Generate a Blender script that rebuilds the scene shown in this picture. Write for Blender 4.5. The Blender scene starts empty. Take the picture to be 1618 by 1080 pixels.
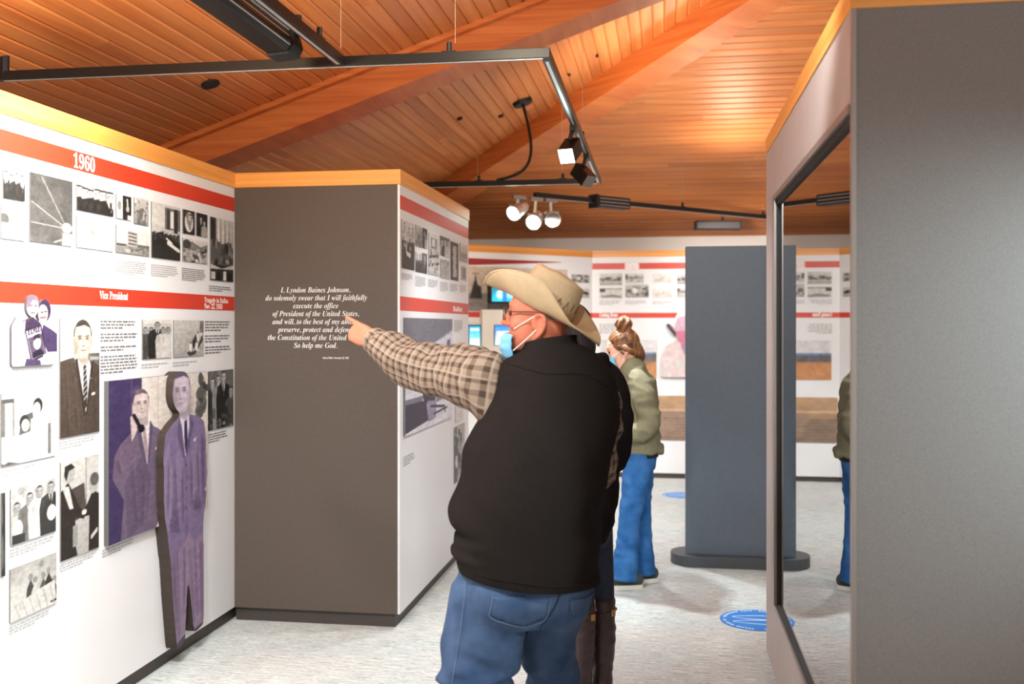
import bpy, bmesh, math, random
import numpy as np
from mathutils import Vector, Matrix, noise as mnoise
from mathutils.bvhtree import BVHTree

random.seed(7)
rng = np.random.default_rng(7)
scene = bpy.context.scene
COL = scene.collection
PI = math.pi

# ------------------------------------------------------------------ camera
EYE = 1.6                                   # lens height above the carpet
YAW = math.atan2(244.0, 1574.0)             # camera turned left of the corridor axis
cam = bpy.data.cameras.new('camera')
cam.lens = 35.02
cam.sensor_width = 36.0
cam.shift_y = -25.0 / 1618.0
cam.clip_start = 0.05
cam.dof.use_dof = True
cam.dof.focus_distance = 4.3
cam.dof.aperture_fstop = 2.4
camo = bpy.data.objects.new('camera', cam)
camo.location = (0, 0, EYE)
camo.rotation_euler = (PI / 2, 0, YAW)
COL.objects.link(camo)
scene.camera = camo

# ------------------------------------------------------------------ world, lamps, exposure
WORLD_STRENGTH = 0.68
world = bpy.data.worlds.new('world')
scene.world = world
world.use_nodes = True
wb = world.node_tree.nodes['Background']
wb.inputs[0].default_value = (1.0, 0.93, 0.86, 1)
wb.inputs[1].default_value = WORLD_STRENGTH
scene.view_settings.view_transform = 'Standard'
scene.view_settings.look = 'None'
scene.view_settings.gamma = 1.0
scene.view_settings.use_curve_mapping = False
scene.view_settings.exposure = 0.55


def aim(o, target):
    d = Vector(target) - o.location
    o.rotation_euler = d.to_track_quat('-Z', 'Y').to_euler()


def area(loc, target, power, sx, sy, color=(1, 1, 1), spread=180):
    l = bpy.data.lights.new('track_lamp', 'AREA')
    l.shape = 'RECTANGLE'; l.size = sx; l.size_y = sy
    l.energy = power; l.color = color; l.spread = math.radians(spread)
    o = bpy.data.objects.new('track_lamp', l); COL.objects.link(o)
    o.location = loc; aim(o, target)
    return o


def spot(loc, target, power, angle=60, blend=0.6, color=(1, 1, 1), radius=0.05):
    l = bpy.data.lights.new('track_or_fill_spot', 'SPOT')
    l.energy = power; l.spot_size = math.radians(angle); l.spot_blend = blend
    l.color = color; l.shadow_soft_size = radius
    o = bpy.data.objects.new('track_or_fill_spot', l); COL.objects.link(o)
    o.location = loc; aim(o, target)
    return o


COOL = (0.90, 0.98, 1.0); NEUT = (1.0, 0.97, 0.92); WARM = (1.0, 0.86, 0.66)
# wall washer above the left wall, its neighbour nearer the entrance
area((-1.57, 3.30, 2.66), (-2.32, 3.05, 1.8), 29, 0.08, 0.8, NEUT, 150)
area((-1.57, 2.10, 2.66), (-2.32, 2.1, 1.8), 48, 0.08, 0.8, NEUT, 150)
# track heads over the corridor, and unseen spots above the lens added as fill
spot((-1.25, 1.7, 2.85), (-1.5, 4.4, 0.0), 185, 80, 0.8, COOL, 0.10)
spot((0.2, 2.3, 2.85), (0.55, 6.79, 1.0), 150, 44, 0.6, COOL, 0.08)
spot((-0.2, 1.2, 2.85), (-1.9, 4.6, 1.0), 110, 60, 0.8, NEUT, 0.10)
spot((-0.5, 5.4, 2.50), (-1.3, 6.1, 0.5), 100, 100, 0.8, COOL, 0.05)
spot((-0.5, 6.3, 2.50), (0.3, 4.7, 0.0), 320, 90, 0.8, COOL, 0.05)
spot((-1.12, 8.2, 2.45), (-0.2, 8.6, 0.0), 230, 120, 0.8, COOL, 0.06)
spot((-1.02, 8.3, 2.45), (-0.2, 10.6, 1.3), 130, 85, 0.8, NEUT, 0.06)
spot((0.5, 9.2, 2.5), (0.9, 10.6, 1.8), 60, 100, 0.8, NEUT, 0.06)
spot((-1.2, 7.6, 2.45), (-1.9, 9.4, 1.4), 70, 80, 0.8, WARM, 0.06)
# cool lamp that washes the end of the display case on the right
spot((1.95, 2.02, 1.85), (1.02, 2.68, 1.52), 120, 62, 1.0, (0.74, 0.95, 1.0), 0.08)
# added uplights in mid-air, without fixtures, to brighten the ceiling boards
spot((-1.75, 3.0, 2.60), (-2.3, 4.4, 3.0), 34, 165, 1.0, (1.0, 0.80, 0.52), 0.12)
spot((-0.6, 3.4, 2.75), (-0.9, 4.6, 3.5), 52, 150, 1.0, WARM, 0.15)
spot((-0.3, 6.8, 2.72), (0.2, 7.6, 3.7), 70, 165, 1.0, WARM, 0.2)
spot((0.6, 9.0, 2.75), (0.6, 8.6, 3.4), 26, 160, 1.0, WARM, 0.2)

# ------------------------------------------------------------------ helpers: projection, tagging, meshes
FWD = Vector((-math.sin(YAW), math.cos(YAW), 0))
RGT = Vector((math.cos(YAW), math.sin(YAW), 0))
F = 1574.0
HY = 515.0


def ray(px, py):
    return RGT * ((px - 809.0) / F) + FWD + Vector((0, 0, (HY - py) / F))


def at_depth(px, py, d):
    return Vector((0, 0, EYE)) + ray(px, py) * d


def at_height(px, py, z):
    r = ray(px, py)
    return Vector((0, 0, EYE)) + r * ((z - EYE) / r.z)


class Plane:
    """A wall face: origin o, u to the right as you face it, n towards the viewer."""
    def __init__(self, o, u, n):
        self.o = Vector(o); self.u = Vector(u).normalized(); self.n = Vector(n).normalized()

    def hit(self, px, py):
        r = ray(px, py)
        c = Vector((0, 0, EYE))
        t = (self.o - c).dot(self.n) / r.dot(self.n)
        p = c + r * t
        return (p - self.o).dot(self.u), p.z

    def pt(self, u, z, off=0.0):
        p = self.o + self.u * u + self.n * off
        return Vector((p.x, p.y, z))


def tag(o, label=None, cat=None, group=None, kind=None):
    if label: o['label'] = label
    if cat: o['category'] = cat
    if group: o['group'] = group
    if kind: o['kind'] = kind
    return o


def link(name, mesh, mat=None, parent=None, smooth=False):
    o = bpy.data.objects.new(name, mesh)
    COL.objects.link(o)
    if mat is not None:
        if not mesh.materials: mesh.materials.append(mat)
    if parent is not None: o.parent = parent
    if smooth:
        mesh.polygons.foreach_set('use_smooth', [True] * len(mesh.polygons))
    return o


def empty(name, loc=(0, 0, 0), rz=0.0):
    o = bpy.data.objects.new(name, None)
    COL.objects.link(o)
    o.location = loc; o.rotation_euler = (0, 0, rz)
    o.empty_display_size = 0.1
    return o


def mesh_from(verts, faces, name='m'):
    m = bpy.data.meshes.new(name)
    m.from_pydata([tuple(v) for v in verts], [], faces)
    m.update()
    return m


def box_data(x0, x1, y0, y1, z0, z1):
    v = [(x0, y0, z0), (x1, y0, z0), (x1, y1, z0), (x0, y1, z0), (x0, y0, z1), (x1, y0, z1), (x1, y1, z1), (x0, y1, z1)]
    f = [(0, 3, 2, 1), (4, 5, 6, 7), (0, 1, 5, 4), (1, 2, 6, 5), (2, 3, 7, 6), (3, 0, 4, 7)]
    return v, f


def bevel_mesh(m, w, seg=2):
    bm = bmesh.new(); bm.from_mesh(m)
    bmesh.ops.bevel(bm, geom=list(bm.edges), offset=w, segments=seg, profile=0.5, affect='EDGES')
    bm.to_mesh(m); bm.free()
    return m


def box(name, b, mat, parent=None, bev=0.0):
    m = mesh_from(*box_data(*b), name)
    if bev: bevel_mesh(m, bev)
    return link(name, m, mat, parent)


def obox(name, plane, u0, u1, z0, z1, n0, n1, mat, parent=None, bev=0.0):
    """Box laid out on a wall face."""
    vs = []
    for z in (z0, z1):
        for (u, n) in ((u0, n1), (u1, n1), (u1, n0), (u0, n0)):
            vs.append(plane.pt(u, z, n))
    f = [(0, 3, 2, 1), (4, 5, 6, 7), (0, 1, 5, 4), (1, 2, 6, 5), (2, 3, 7, 6), (3, 0, 4, 7)]
    m = mesh_from(vs, f, name)
    if bev: bevel_mesh(m, bev)
    return link(name, m, mat, parent)


def prism(name, pts, z0, z1, mat, parent=None):
    n = len(pts)
    v = [(p[0], p[1], z0) for p in pts] + [(p[0], p[1], z1) for p in pts]
    f = [tuple(range(n - 1, -1, -1)), tuple(range(n, 2 * n))]
    f += [(i, (i + 1) % n, n + (i + 1) % n, n + i) for i in range(n)]
    return link(name, mesh_from(v, f, name), mat, parent)


# ------------------------------------------------------------------ helpers: materials
def lin(c):
    return tuple(((x / 255.0) / 12.92 if x / 255.0 <= 0.04045 else ((x / 255.0 + 0.055) / 1.055) ** 2.4) for x in c)


def mat(name, rgb, rough=0.6, var=0.0, vscale=8.0, bump=0.0, bscale=60.0, metal=0.0, spec=0.5, stretch=(1, 1, 1), coat=0.0, detail=4.0, rgb2=None):
    m = bpy.data.materials.new(name); m.use_nodes = True
    nt = m.node_tree; b = nt.nodes['Principled BSDF']
    c = lin(rgb)
    b.inputs['Base Color'].default_value = (*c, 1)
    b.inputs['Roughness'].default_value = rough
    b.inputs['Metallic'].default_value = metal
    b.inputs['Specular IOR Level'].default_value = spec
    b.inputs['Coat Weight'].default_value = coat
    tc = nt.nodes.new('ShaderNodeTexCoord'); mp = nt.nodes.new('ShaderNodeMapping')
    mp.inputs['Scale'].default_value = stretch
    nt.links.new(tc.outputs['Object'], mp.inputs[0])
    if var or rgb2:
        n = nt.nodes.new('ShaderNodeTexNoise'); n.inputs['Scale'].default_value = vscale; n.inputs['Detail'].default_value = detail
        nt.links.new(mp.outputs[0], n.inputs['Vector'])
        r = nt.nodes.new('ShaderNodeValToRGB')
        r.color_ramp.elements[0].position = 0.3; r.color_ramp.elements[1].position = 0.7
        c2 = lin(rgb2) if rgb2 else tuple(min(1, x * (1 + var)) for x in c)
        c1 = c if rgb2 else tuple(x * (1 - var) for x in c)
        r.color_ramp.elements[0].color = (*c1, 1); r.color_ramp.elements[1].color = (*c2, 1)
        nt.links.new(n.outputs['Fac'], r.inputs[0]); nt.links.new(r.outputs[0], b.inputs['Base Color'])
    if bump:
        n2 = nt.nodes.new('ShaderNodeTexNoise'); n2.inputs['Scale'].default_value = bscale; n2.inputs['Detail'].default_value = 3
        nt.links.new(mp.outputs[0], n2.inputs['Vector'])
        bp = nt.nodes.new('ShaderNodeBump'); bp.inputs['Strength'].default_value = bump; bp.inputs['Distance'].default_value = 0.01
        nt.links.new(n2.outputs['Fac'], bp.inputs['Height']); nt.links.new(bp.outputs[0], b.inputs['Normal'])
    return m


def emit_mat(name, rgb, strength):
    m = bpy.data.materials.new(name); m.use_nodes = True
    b = m.node_tree.nodes['Principled BSDF']
    b.inputs['Base Color'].default_value = (0.02, 0.02, 0.02, 1)
    b.inputs['Emission Color'].default_value = (*lin(rgb), 1)
    b.inputs['Emission Strength'].default_value = strength
    return m


def wood_mat(name, c1, c2, stretch, rough=0.35, rand=0.35):
    """Clear-finished fir: long grain streaks, and each board takes its own tone."""
    m = bpy.data.materials.new(name); m.use_nodes = True
    nt = m.node_tree; b = nt.nodes['Principled BSDF']
    tc = nt.nodes.new('ShaderNodeTexCoord'); mp = nt.nodes.new('ShaderNodeMapping'); mp.inputs['Scale'].default_value = stretch
    oi = nt.nodes.new('ShaderNodeObjectInfo')
    add = nt.nodes.new('ShaderNodeVectorMath'); add.operation = 'ADD'
    mul = nt.nodes.new('ShaderNodeVectorMath'); mul.operation = 'SCALE'; mul.inputs['Scale'].default_value = 37.0
    cmb = nt.nodes.new('ShaderNodeCombineXYZ')
    for i in range(3): nt.links.new(oi.outputs['Random'], cmb.inputs[i])
    nt.links.new(cmb.outputs[0], mul.inputs[0])
    nt.links.new(tc.outputs['Object'], mp.inputs[0])
    nt.links.new(mp.outputs[0], add.inputs[0]); nt.links.new(mul.outputs[0], add.inputs[1])
    n = nt.nodes.new('ShaderNodeTexNoise'); n.inputs['Scale'].default_value = 1.0; n.inputs['Detail'].default_value = 5; n.inputs['Distortion'].default_value = 0.6
    nt.links.new(add.outputs[0], n.inputs['Vector'])
    r = nt.nodes.new('ShaderNodeValToRGB')
    r.color_ramp.elements[0].position = 0.3; r.color_ramp.elements[1].position = 0.72
    r.color_ramp.elements[0].color = (*lin(c1), 1); r.color_ramp.elements[1].color = (*lin(c2), 1)
    nt.links.new(n.outputs['Fac'], r.inputs[0])
    hsv = nt.nodes.new('ShaderNodeHueSaturation')
    mr = nt.nodes.new('ShaderNodeMapRange'); mr.inputs['To Min'].default_value = 1 - rand; mr.inputs['To Max'].default_value = 1 + rand
    nt.links.new(oi.outputs['Random'], mr.inputs['Value']); nt.links.new(mr.outputs[0], hsv.inputs['Value'])
    nt.links.new(r.outputs[0], hsv.inputs['Color']); nt.links.new(hsv.outputs[0], b.inputs['Base Color'])
    b.inputs['Roughness'].default_value = rough
    b.inputs['Specular IOR Level'].default_value = 0.4
    return m


def print_mat(name='print', rough=0.45):
    m = bpy.data.materials.new(name); m.use_nodes = True
    nt = m.node_tree; b = nt.nodes['Principled BSDF']
    a = nt.nodes.new('ShaderNodeAttribute'); a.attribute_name = 'tone'
    nt.links.new(a.outputs['Color'], b.inputs['Base Color'])
    b.inputs['Roughness'].default_value = rough
    b.inputs['Specular IOR Level'].default_value = 0.3
    return m


def glass_mat(name, lo, hi, tint=(1, 1, 1)):
    m = bpy.data.materials.new(name); m.use_nodes = True
    nt = m.node_tree
    nt.nodes.remove(nt.nodes['Principled BSDF'])
    out = nt.nodes['Material Output']
    lw = nt.nodes.new('ShaderNodeLayerWeight'); lw.inputs['Blend'].default_value = 0.5      # mirrors more the flatter it is looked along
    fr = nt.nodes.new('ShaderNodeMath'); fr.operation = 'MULTIPLY_ADD'; fr.inputs[1].default_value = hi - lo; fr.inputs[2].default_value = lo
    nt.links.new(lw.outputs['Facing'], fr.inputs[0])
    tr = nt.nodes.new('ShaderNodeBsdfTransparent'); tr.inputs[0].default_value = (*tint, 1)
    gl = nt.nodes.new('ShaderNodeBsdfGlossy'); gl.inputs['Roughness'].default_value = 0.0
    mx = nt.nodes.new('ShaderNodeMixShader')
    ge = nt.nodes.new('ShaderNodeNewGeometry')            # only the outer face mirrors; the inner face lets light through
    mu = nt.nodes.new('ShaderNodeMath'); mu.operation = 'MULTIPLY'; iv = nt.nodes.new('ShaderNodeMath'); iv.operation = 'SUBTRACT'; iv.inputs[0].default_value = 1.0
    nt.links.new(ge.outputs['Backfacing'], iv.inputs[1]); nt.links.new(fr.outputs[0], mu.inputs[0]); nt.links.new(iv.outputs[0], mu.inputs[1])
    nt.links.new(mu.outputs[0], mx.inputs[0]); nt.links.new(tr.outputs[0], mx.inputs[1]); nt.links.new(gl.outputs[0], mx.inputs[2])
    nt.links.new(mx.outputs[0], out.inputs['Surface'])
    return m


def carpet_mat():
    m = bpy.data.materials.new('carpet'); m.use_nodes = True
    nt = m.node_tree; b = nt.nodes['Principled BSDF']
    b.inputs['Roughness'].default_value = 0.95; b.inputs['Specular IOR Level'].default_value = 0.1
    tc = nt.nodes.new('ShaderNodeTexCoord')

    def streak(scale, sx, sy, det=3):
        mp = nt.nodes.new('ShaderNodeMapping'); mp.inputs['Scale'].default_value = (sx, sy, 1)
        nt.links.new(tc.outputs['Object'], mp.inputs[0])
        n = nt.nodes.new('ShaderNodeTexNoise'); n.inputs['Scale'].default_value = scale; n.inputs['Detail'].default_value = det
        nt.links.new(mp.outputs[0], n.inputs['Vector'])
        return n
    n1 = streak(1.0, 9, 130, 4); n2 = streak(1.0, 2.0, 3.0, 3); n3 = streak(1.0, 40, 160, 2)
    mx = nt.nodes.new('ShaderNodeMath'); mx.operation = 'MULTIPLY_ADD'; mx.inputs[1].default_value = 0.6
    nt.links.new(n1.outputs['Fac'], mx.inputs[0])
    m2 = nt.nodes.new('ShaderNodeMath'); m2.operation = 'MULTIPLY'; m2.inputs[1].default_value = 0.4
    nt.links.new(n3.outputs['Fac'], m2.inputs[0]); nt.links.new(m2.outputs[0], mx.inputs[2])
    r = nt.nodes.new('ShaderNodeValToRGB')
    r.color_ramp.elements[0].position = 0.36; r.color_ramp.elements[1].position = 0.62
    r.color_ramp.elements[0].color = (*lin((150, 154, 154)), 1); r.color_ramp.elements[1].color = (*lin((220, 220, 217)), 1)
    nt.links.new(mx.outputs[0], r.inputs[0])
    r2 = nt.nodes.new('ShaderNodeValToRGB')
    r2.color_ramp.elements[0].position = 0.35; r2.color_ramp.elements[1].position = 0.65
    r2.color_ramp.elements[0].color = (0.90, 0.96, 0.965, 1); r2.color_ramp.elements[1].color = (1, 1, 0.98, 1)
    nt.links.new(n2.outputs['Fac'], r2.inputs[0])
    mc = nt.nodes.new('ShaderNodeMix'); mc.data_type = 'RGBA'; mc.blend_type = 'MULTIPLY'; mc.inputs[0].default_value = 1.0
    nt.links.new(r.outputs[0], mc.inputs[6]); nt.links.new(r2.outputs[0], mc.inputs[7])
    nt.links.new(mc.outputs[2], b.inputs['Base Color'])
    bp = nt.nodes.new('ShaderNodeBump'); bp.inputs['Strength'].default_value = 0.35; bp.inputs['Distance'].default_value = 0.004
    nt.links.new(n1.outputs['Fac'], bp.inputs['Height']); nt.links.new(bp.outputs[0], b.inputs['Normal'])
    return m


def plaid_mat():
    m = bpy.data.materials.new('plaid_cotton'); m.use_nodes = True
    nt = m.node_tree; b = nt.nodes['Principled BSDF']
    uv = nt.nodes.new('ShaderNodeUVMap'); sp = nt.nodes.new('ShaderNodeSeparateXYZ')
    nt.links.new(uv.outputs[0], sp.inputs[0])

    def band(sock, period, phase, sharp):
        a = nt.nodes.new('ShaderNodeMath'); a.operation = 'MULTIPLY_ADD'; a.inputs[1].default_value = 2 * PI / period; a.inputs[2].default_value = phase
        nt.links.new(sock, a.inputs[0])
        s = nt.nodes.new('ShaderNodeMath'); s.operation = 'SINE'; nt.links.new(a.outputs[0], s.inputs[0])
        mr = nt.nodes.new('ShaderNodeMapRange'); mr.inputs['From Min'].default_value = sharp[0]; mr.inputs['From Max'].default_value = sharp[1]
        mr.interpolation_type = 'SMOOTHSTEP'
        nt.links.new(s.outputs[0], mr.inputs['Value'])
        return mr.outputs[0]
    bu = band(sp.outputs[0], 0.030, 0.3, (0.0, 0.5)); bv = band(sp.outputs[1], 0.030, 0.9, (0.0, 0.5))
    lu = band(sp.outputs[0], 0.060, 1.6, (0.93, 0.99)); lv = band(sp.outputs[1], 0.060, 2.2, (0.93, 0.99))
    ad = nt.nodes.new('ShaderNodeMath'); ad.operation = 'ADD'; nt.links.new(bu, ad.inputs[0]); nt.links.new(bv, ad.inputs[1])
    hf = nt.nodes.new('ShaderNodeMath'); hf.operation = 'MULTIPLY'; hf.inputs[1].default_value = 0.5; nt.links.new(ad.outputs[0], hf.inputs[0])
    r = nt.nodes.new('ShaderNodeValToRGB'); e = r.color_ramp.elements
    e[0].position = 0.0; e[0].color = (*lin((140, 121, 105)), 1)
    e[1].position = 1.0; e[1].color = (*lin((72, 57, 48)), 1)
    k = e.new(0.5); k.color = (*lin((112, 94, 80)), 1)
    nt.links.new(hf.outputs[0], r.inputs[0])
    mxl = nt.nodes.new('ShaderNodeMath'); mxl.operation = 'MAXIMUM'; nt.links.new(lu, mxl.inputs[0]); nt.links.new(lv, mxl.inputs[1])
    ml = nt.nodes.new('ShaderNodeMath'); ml.operation = 'MULTIPLY'; ml.inputs[1].default_value = 0.55; nt.links.new(mxl.outputs[0], ml.inputs[0])
    mc = nt.nodes.new('ShaderNodeMix'); mc.data_type = 'RGBA'
    nt.links.new(ml.outputs[0], mc.inputs[0]); nt.links.new(r.outputs[0], mc.inputs[6]); mc.inputs[7].default_value = (*lin((164, 148, 132)), 1)
    nt.links.new(mc.outputs[2], b.inputs['Base Color'])
    b.inputs['Roughness'].default_value = 0.9; b.inputs['Specular IOR Level'].default_value = 0.15
    return m


M = {}
M['white'] = mat('white_laminate', (222, 222, 224), 0.42, 0.02, 3)
M['brownpanel'] = mat('brown_fabric_panel', (82, 71, 63), 0.62, 0.06, 60, 0.05, 300)
M['kick'] = mat('dark_kick_board', (66, 58, 54), 0.5)
M['greypanel'] = mat('grey_fabric_panel', (124, 118, 115), 0.75, 0.16, 260, 0.08, 500)
M['header'] = mat('taupe_header_board', (176, 164, 158), 0.55, 0.03, 6)
M['slate'] = mat('slate_painted_board', (98, 110, 122), 0.55, 0.05, 40)
M['plinth'] = mat('slate_plinth', (74, 78, 82), 0.5)
M['red'] = mat('red_print', (200, 56, 34), 0.45, 0.03, 2)
M['darkred'] = mat('dark_red_print', (150, 32, 34), 0.45)
M['letter'] = mat('white_lettering', (240, 238, 236), 0.5)
M['ink'] = mat('grey_ink', (112, 110, 110), 0.6)
M['inklight'] = mat('pale_grey_ink', (168, 167, 168), 0.6)
M['fascia'] = wood_mat('fir_fascia', (214, 138, 62), (240, 172, 92), (0.8, 0.8, 40), 0.4, 0.04)
M['fasciaback'] = wood_mat('fir_back_fascia', (212, 132, 58), (236, 166, 84), (0.8, 0.8, 40), 0.4, 0.04)
M['plank'] = wood_mat('fir_plank', (190, 108, 54), (220, 142, 82), (14, 2.0, 6), 0.42, 0.11)
M['beam'] = wood_mat('fir_beam', (186, 94, 40), (214, 126, 66), (1.2, 1.2, 30), 0.5, 0.03)
M['deck'] = mat('roof_deck', (150, 84, 42), 0.6)
M['outer'] = mat('outer_wall_paint', (228, 222, 214), 0.7)
M['black'] = mat('black_metal', (22, 21, 21), 0.45, spec=0.3)
M['blackmatte'] = mat('black_matte', (20, 20, 20), 0.7)
M['steel'] = mat('brushed_steel', (206, 208, 208), 0.3, metal=0.55)
M['wire'] = mat('steel_wire', (190, 170, 150), 0.4, metal=0.6)
M['frame'] = mat('anodised_frame', (150, 140, 134), 0.35, metal=0.4)
M['glass'] = glass_mat('case_glass', 0.12, 0.98)
M['lens'] = glass_mat('spectacle_lens', 0.05, 0.5)
M['print'] = print_mat()
M['carpet'] = carpet_mat()
M['blue'] = mat('blue_vinyl', (62, 132, 214), 0.4, 0.04, 20)
M['bluelight'] = mat('pale_vinyl_print', (196, 222, 246), 0.4)
M['lampface'] = emit_mat('lamp_face', (225, 255, 245), 9.0)
M['cavity'] = mat('case_interior', (60, 56, 54), 0.8)

# ------------------------------------------------------------------ helpers: lettering
bench = bpy.data.scenes.new('bench')                     # a scratch scene in which text and modifiers are turned into meshes


def evaluated(o):
    bench.collection.objects.link(o)
    vl = bench.view_layers[0]; vl.update()
    me = bpy.data.meshes.new_from_object(o.evaluated_get(vl.depsgraph))
    bpy.data.objects.remove(o)
    return me


def serif(s, st):
    b = {'b': 0x1D400, 'i': 0x1D434, 'bi': 0x1D468}[st]
    o = ''
    for c in s:
        if 'A' <= c <= 'Z': o += chr(b + ord(c) - 65)
        elif 'a' <= c <= 'z': o += chr(0x210E) if (st == 'i' and c == 'h') else chr(b + 26 + ord(c) - 97)
        elif c.isdigit(): o += chr(0x1D7CE + int(c))
        else: o += c
    return o


def lettering(name, s, st, plane, u, z, size, mat_, parent, align='LEFT', xs=1.0, off=0.0015, fit=None, space=1.0, thick=0.0, serifs=True):
    c = bpy.data.curves.new('txt', 'FONT')
    c.body = serif(s, st) if serifs else s
    c.size = size; c.align_x = align; c.space_character = space
    c.resolution_u = 3; c.offset = thick
    me = evaluated(bpy.data.objects.new('txt', c)); bpy.data.curves.remove(c)
    n = len(me.vertices)
    co = np.empty(n * 3); me.vertices.foreach_get('co', co); co = co.reshape(-1, 3)
    if fit:
        w = co[:, 0].max() - co[:, 0].min(); xs = fit / w
    out = [plane.pt(u + x * xs, z + y, off) for x, y, _ in co]
    me.vertices.foreach_set('co', np.array(out).ravel())
    me.update()
    me.materials.clear(); me.materials.append(mat_)
    # the flat print faces outward
    if me.polygons and me.polygons[0].normal.dot(plane.n) < 0: me.flip_normals()
    return link(name, me, mat_, parent)


def paragraph(plane, box4, nlines, parent, m_, word=(1.0, 3.2), gaps=(), last=0.6, name='caption_text'):
    """Small print too fine to read: rows of word-length strokes between u0..u1, z1 (top) .. z0."""
    u0, u1, z1, z0 = box4
    lh = (z1 - z0) / nlines
    vs = []; fs = []
    for i in range(nlines):
        if i in gaps: continue
        z = z1 - (i + 0.5) * lh; h = lh * 0.26
        u = u0
        lim = u1 - rng.random() * (u1 - u0) * 0.12
        if i == nlines - 1 or (i + 1) in gaps: lim = u0 + (u1 - u0) * last
        while u < lim:
            w = min(rng.uniform(*word) * lh, lim - u)
            k = len(vs)
            for a, b in ((u, z - h), (u + w, z - h), (u + w, z + h), (u, z + h)): vs.append(plane.pt(a, b, 0.0012))
            fs.append((k, k + 1, k + 2, k + 3))
            u += w + 0.45 * lh
    o = link(name, mesh_from(vs, fs, name), m_, parent)
    o['kind'] = 'stuff'
    return o


# ------------------------------------------------------------------ helpers: pictures drawn point by point into a colour attribute
class Pic:
    def __init__(self, w, h, bg=(225, 222, 218)):
        self.w = w * 2; self.h = h * 2
        self.a = np.zeros((self.h, self.w, 3)) + np.array(bg, float)
        self.al = np.ones((self.h, self.w))
        y, x = np.mgrid[0:self.h, 0:self.w]
        self.X = (x + 0.5) / self.w; self.Y = (y + 0.5) / self.h

    def put(self, m, c, op=1.0):
        c = np.array(c if hasattr(c, '__len__') else (c, c * 0.985, c * 0.96), float)
        self.a[m] = self.a[m] * (1 - op) + c * op
        return self

    def grad(self, c0, c1):
        t = self.Y[..., None]; f = lambda c: np.array(c if hasattr(c, '__len__') else (c, c * 0.985, c * 0.96), float)
        self.a = f(c0) * (1 - t) + f(c1) * t
        return self

    def soft(self, cx, cy, rx, ry, c, op=0.6, rot=0.0):
        dx = self.X - cx; dy = self.Y - cy
        a = math.cos(rot) * dx + math.sin(rot) * dy; b = -math.sin(rot) * dx + math.cos(rot) * dy
        w = (np.exp(-((a / rx) ** 2 + (b / ry) ** 2) * 1.6) * op)[..., None]
        c = np.array(c if hasattr(c, '__len__') else (c, c * 0.985, c * 0.96), float)
        self.a = self.a * (1 - w) + c * w
        return self

    def face(self, x, y, w, h, skin, dark, hair, turn=0.0, smile=0.0):
        """A head of width w and height h centred at x, y, lit from the upper right."""
        sk = np.array(skin, float); dk = np.array(dark, float)
        self.ell(x, y - 0.10 * h, 0.52 * w, 0.44 * h, hair)
        self.poly([(x - .47 * w, y - .12 * h), (x - .40 * w, y - .34 * h), (x + .1 * w, y - .40 * h), (x + .42 * w, y - .32 * h), (x + .47 * w, y - .1 * h), (x + .44 * w, y + .18 * h), (x + .28 * w, y + .44 * h), (x, y + .52 * h), (x - .28 * w, y + .44 * h), (x - .44 * w, y + .18 * h)], sk)
        self.ell(x - .49 * w, y + .02 * h, .07 * w, .12 * h, sk * 0.88); self.ell(x + .49 * w, y + .02 * h, .07 * w, .12 * h, sk * 0.9)
        t = turn * w
        self.soft(x - .38 * w, y + .15 * h, .22 * w, .42 * h, sk * 0.66, .6); self.soft(x + .38 * w, y + .22 * h, .14 * w, .3 * h, sk * 0.76, .5); self.soft(x, y + .52 * h, .4 * w, .1 * h, sk * 0.7, .6)
        self.soft(x + .1 * w, y - .2 * h, .3 * w, .14 * h, np.minimum(sk * 1.1, 248), .6)
        for s in (-1, 1):
            ex = x + t + s * .2 * w
            self.soft(ex, y - .055 * h, .15 * w, .07 * h, sk * 0.62, .75)
            self.line(ex - .11 * w, y - .105 * h, ex + .11 * w, y - .115 * h, .014 * h, dk, .75)
            self.ell(ex, y - .045 * h, .055 * w, .018 * h, dk, .9)
        self.soft(x + t - .05 * w, y + .07 * h, .05 * w, .16 * h, sk * 0.74, .7); self.soft(x + t + .03 * w, y + .1 * h, .04 * w, .1 * h, np.minimum(sk * 1.12, 250), .6)
        self.soft(x + t, y + .155 * h, .1 * w, .025 * h, dk, .6)
        self.line(x + t - .15 * w, y + .265 * h - smile * h, x + t, y + .275 * h, .010 * h, dk * 1.1, .8); self.line(x + t, y + .275 * h, x + t + .15 * w, y + .265 * h - smile * h, .010 * h, dk * 1.1, .8)
        self.soft(x + t, y + .33 * h, .12 * w, .025 * h, sk * 0.76, .6)
        for s in (-1, 1): self.soft(x + t + s * .2 * w, y + .2 * h, .025 * w, .09 * h, sk * 0.72, .6, -s * .4)
        return self

    def folds(self, pts, dark, light, wd):
        for (x0, y0, x1, y1) in pts:
            n = 8
            for k in range(n):
                t = (k + .5) / n; x = x0 + (x1 - x0) * t; y = y0 + (y1 - y0) * t
                L = math.hypot(x1 - x0, y1 - y0)
                self.soft(x, y, wd, max(wd, L * .12), dark, .28); self.soft(x + wd * 1.3, y, wd * .8, max(wd, L * .1), light, .22)
        return self

    def rect(self, x0, y0, x1, y1, c, op=1.0):
        return self.put((self.X >= x0) & (self.X <= x1) & (self.Y >= y0) & (self.Y <= y1), c, op)

    def ell(self, cx, cy, rx, ry, c, op=1.0, rot=0.0):
        dx = self.X - cx; dy = self.Y - cy
        a = math.cos(rot) * dx + math.sin(rot) * dy; b = -math.sin(rot) * dx + math.cos(rot) * dy
        return self.put((a / rx) ** 2 + (b / ry) ** 2 <= 1, c, op)

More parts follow.
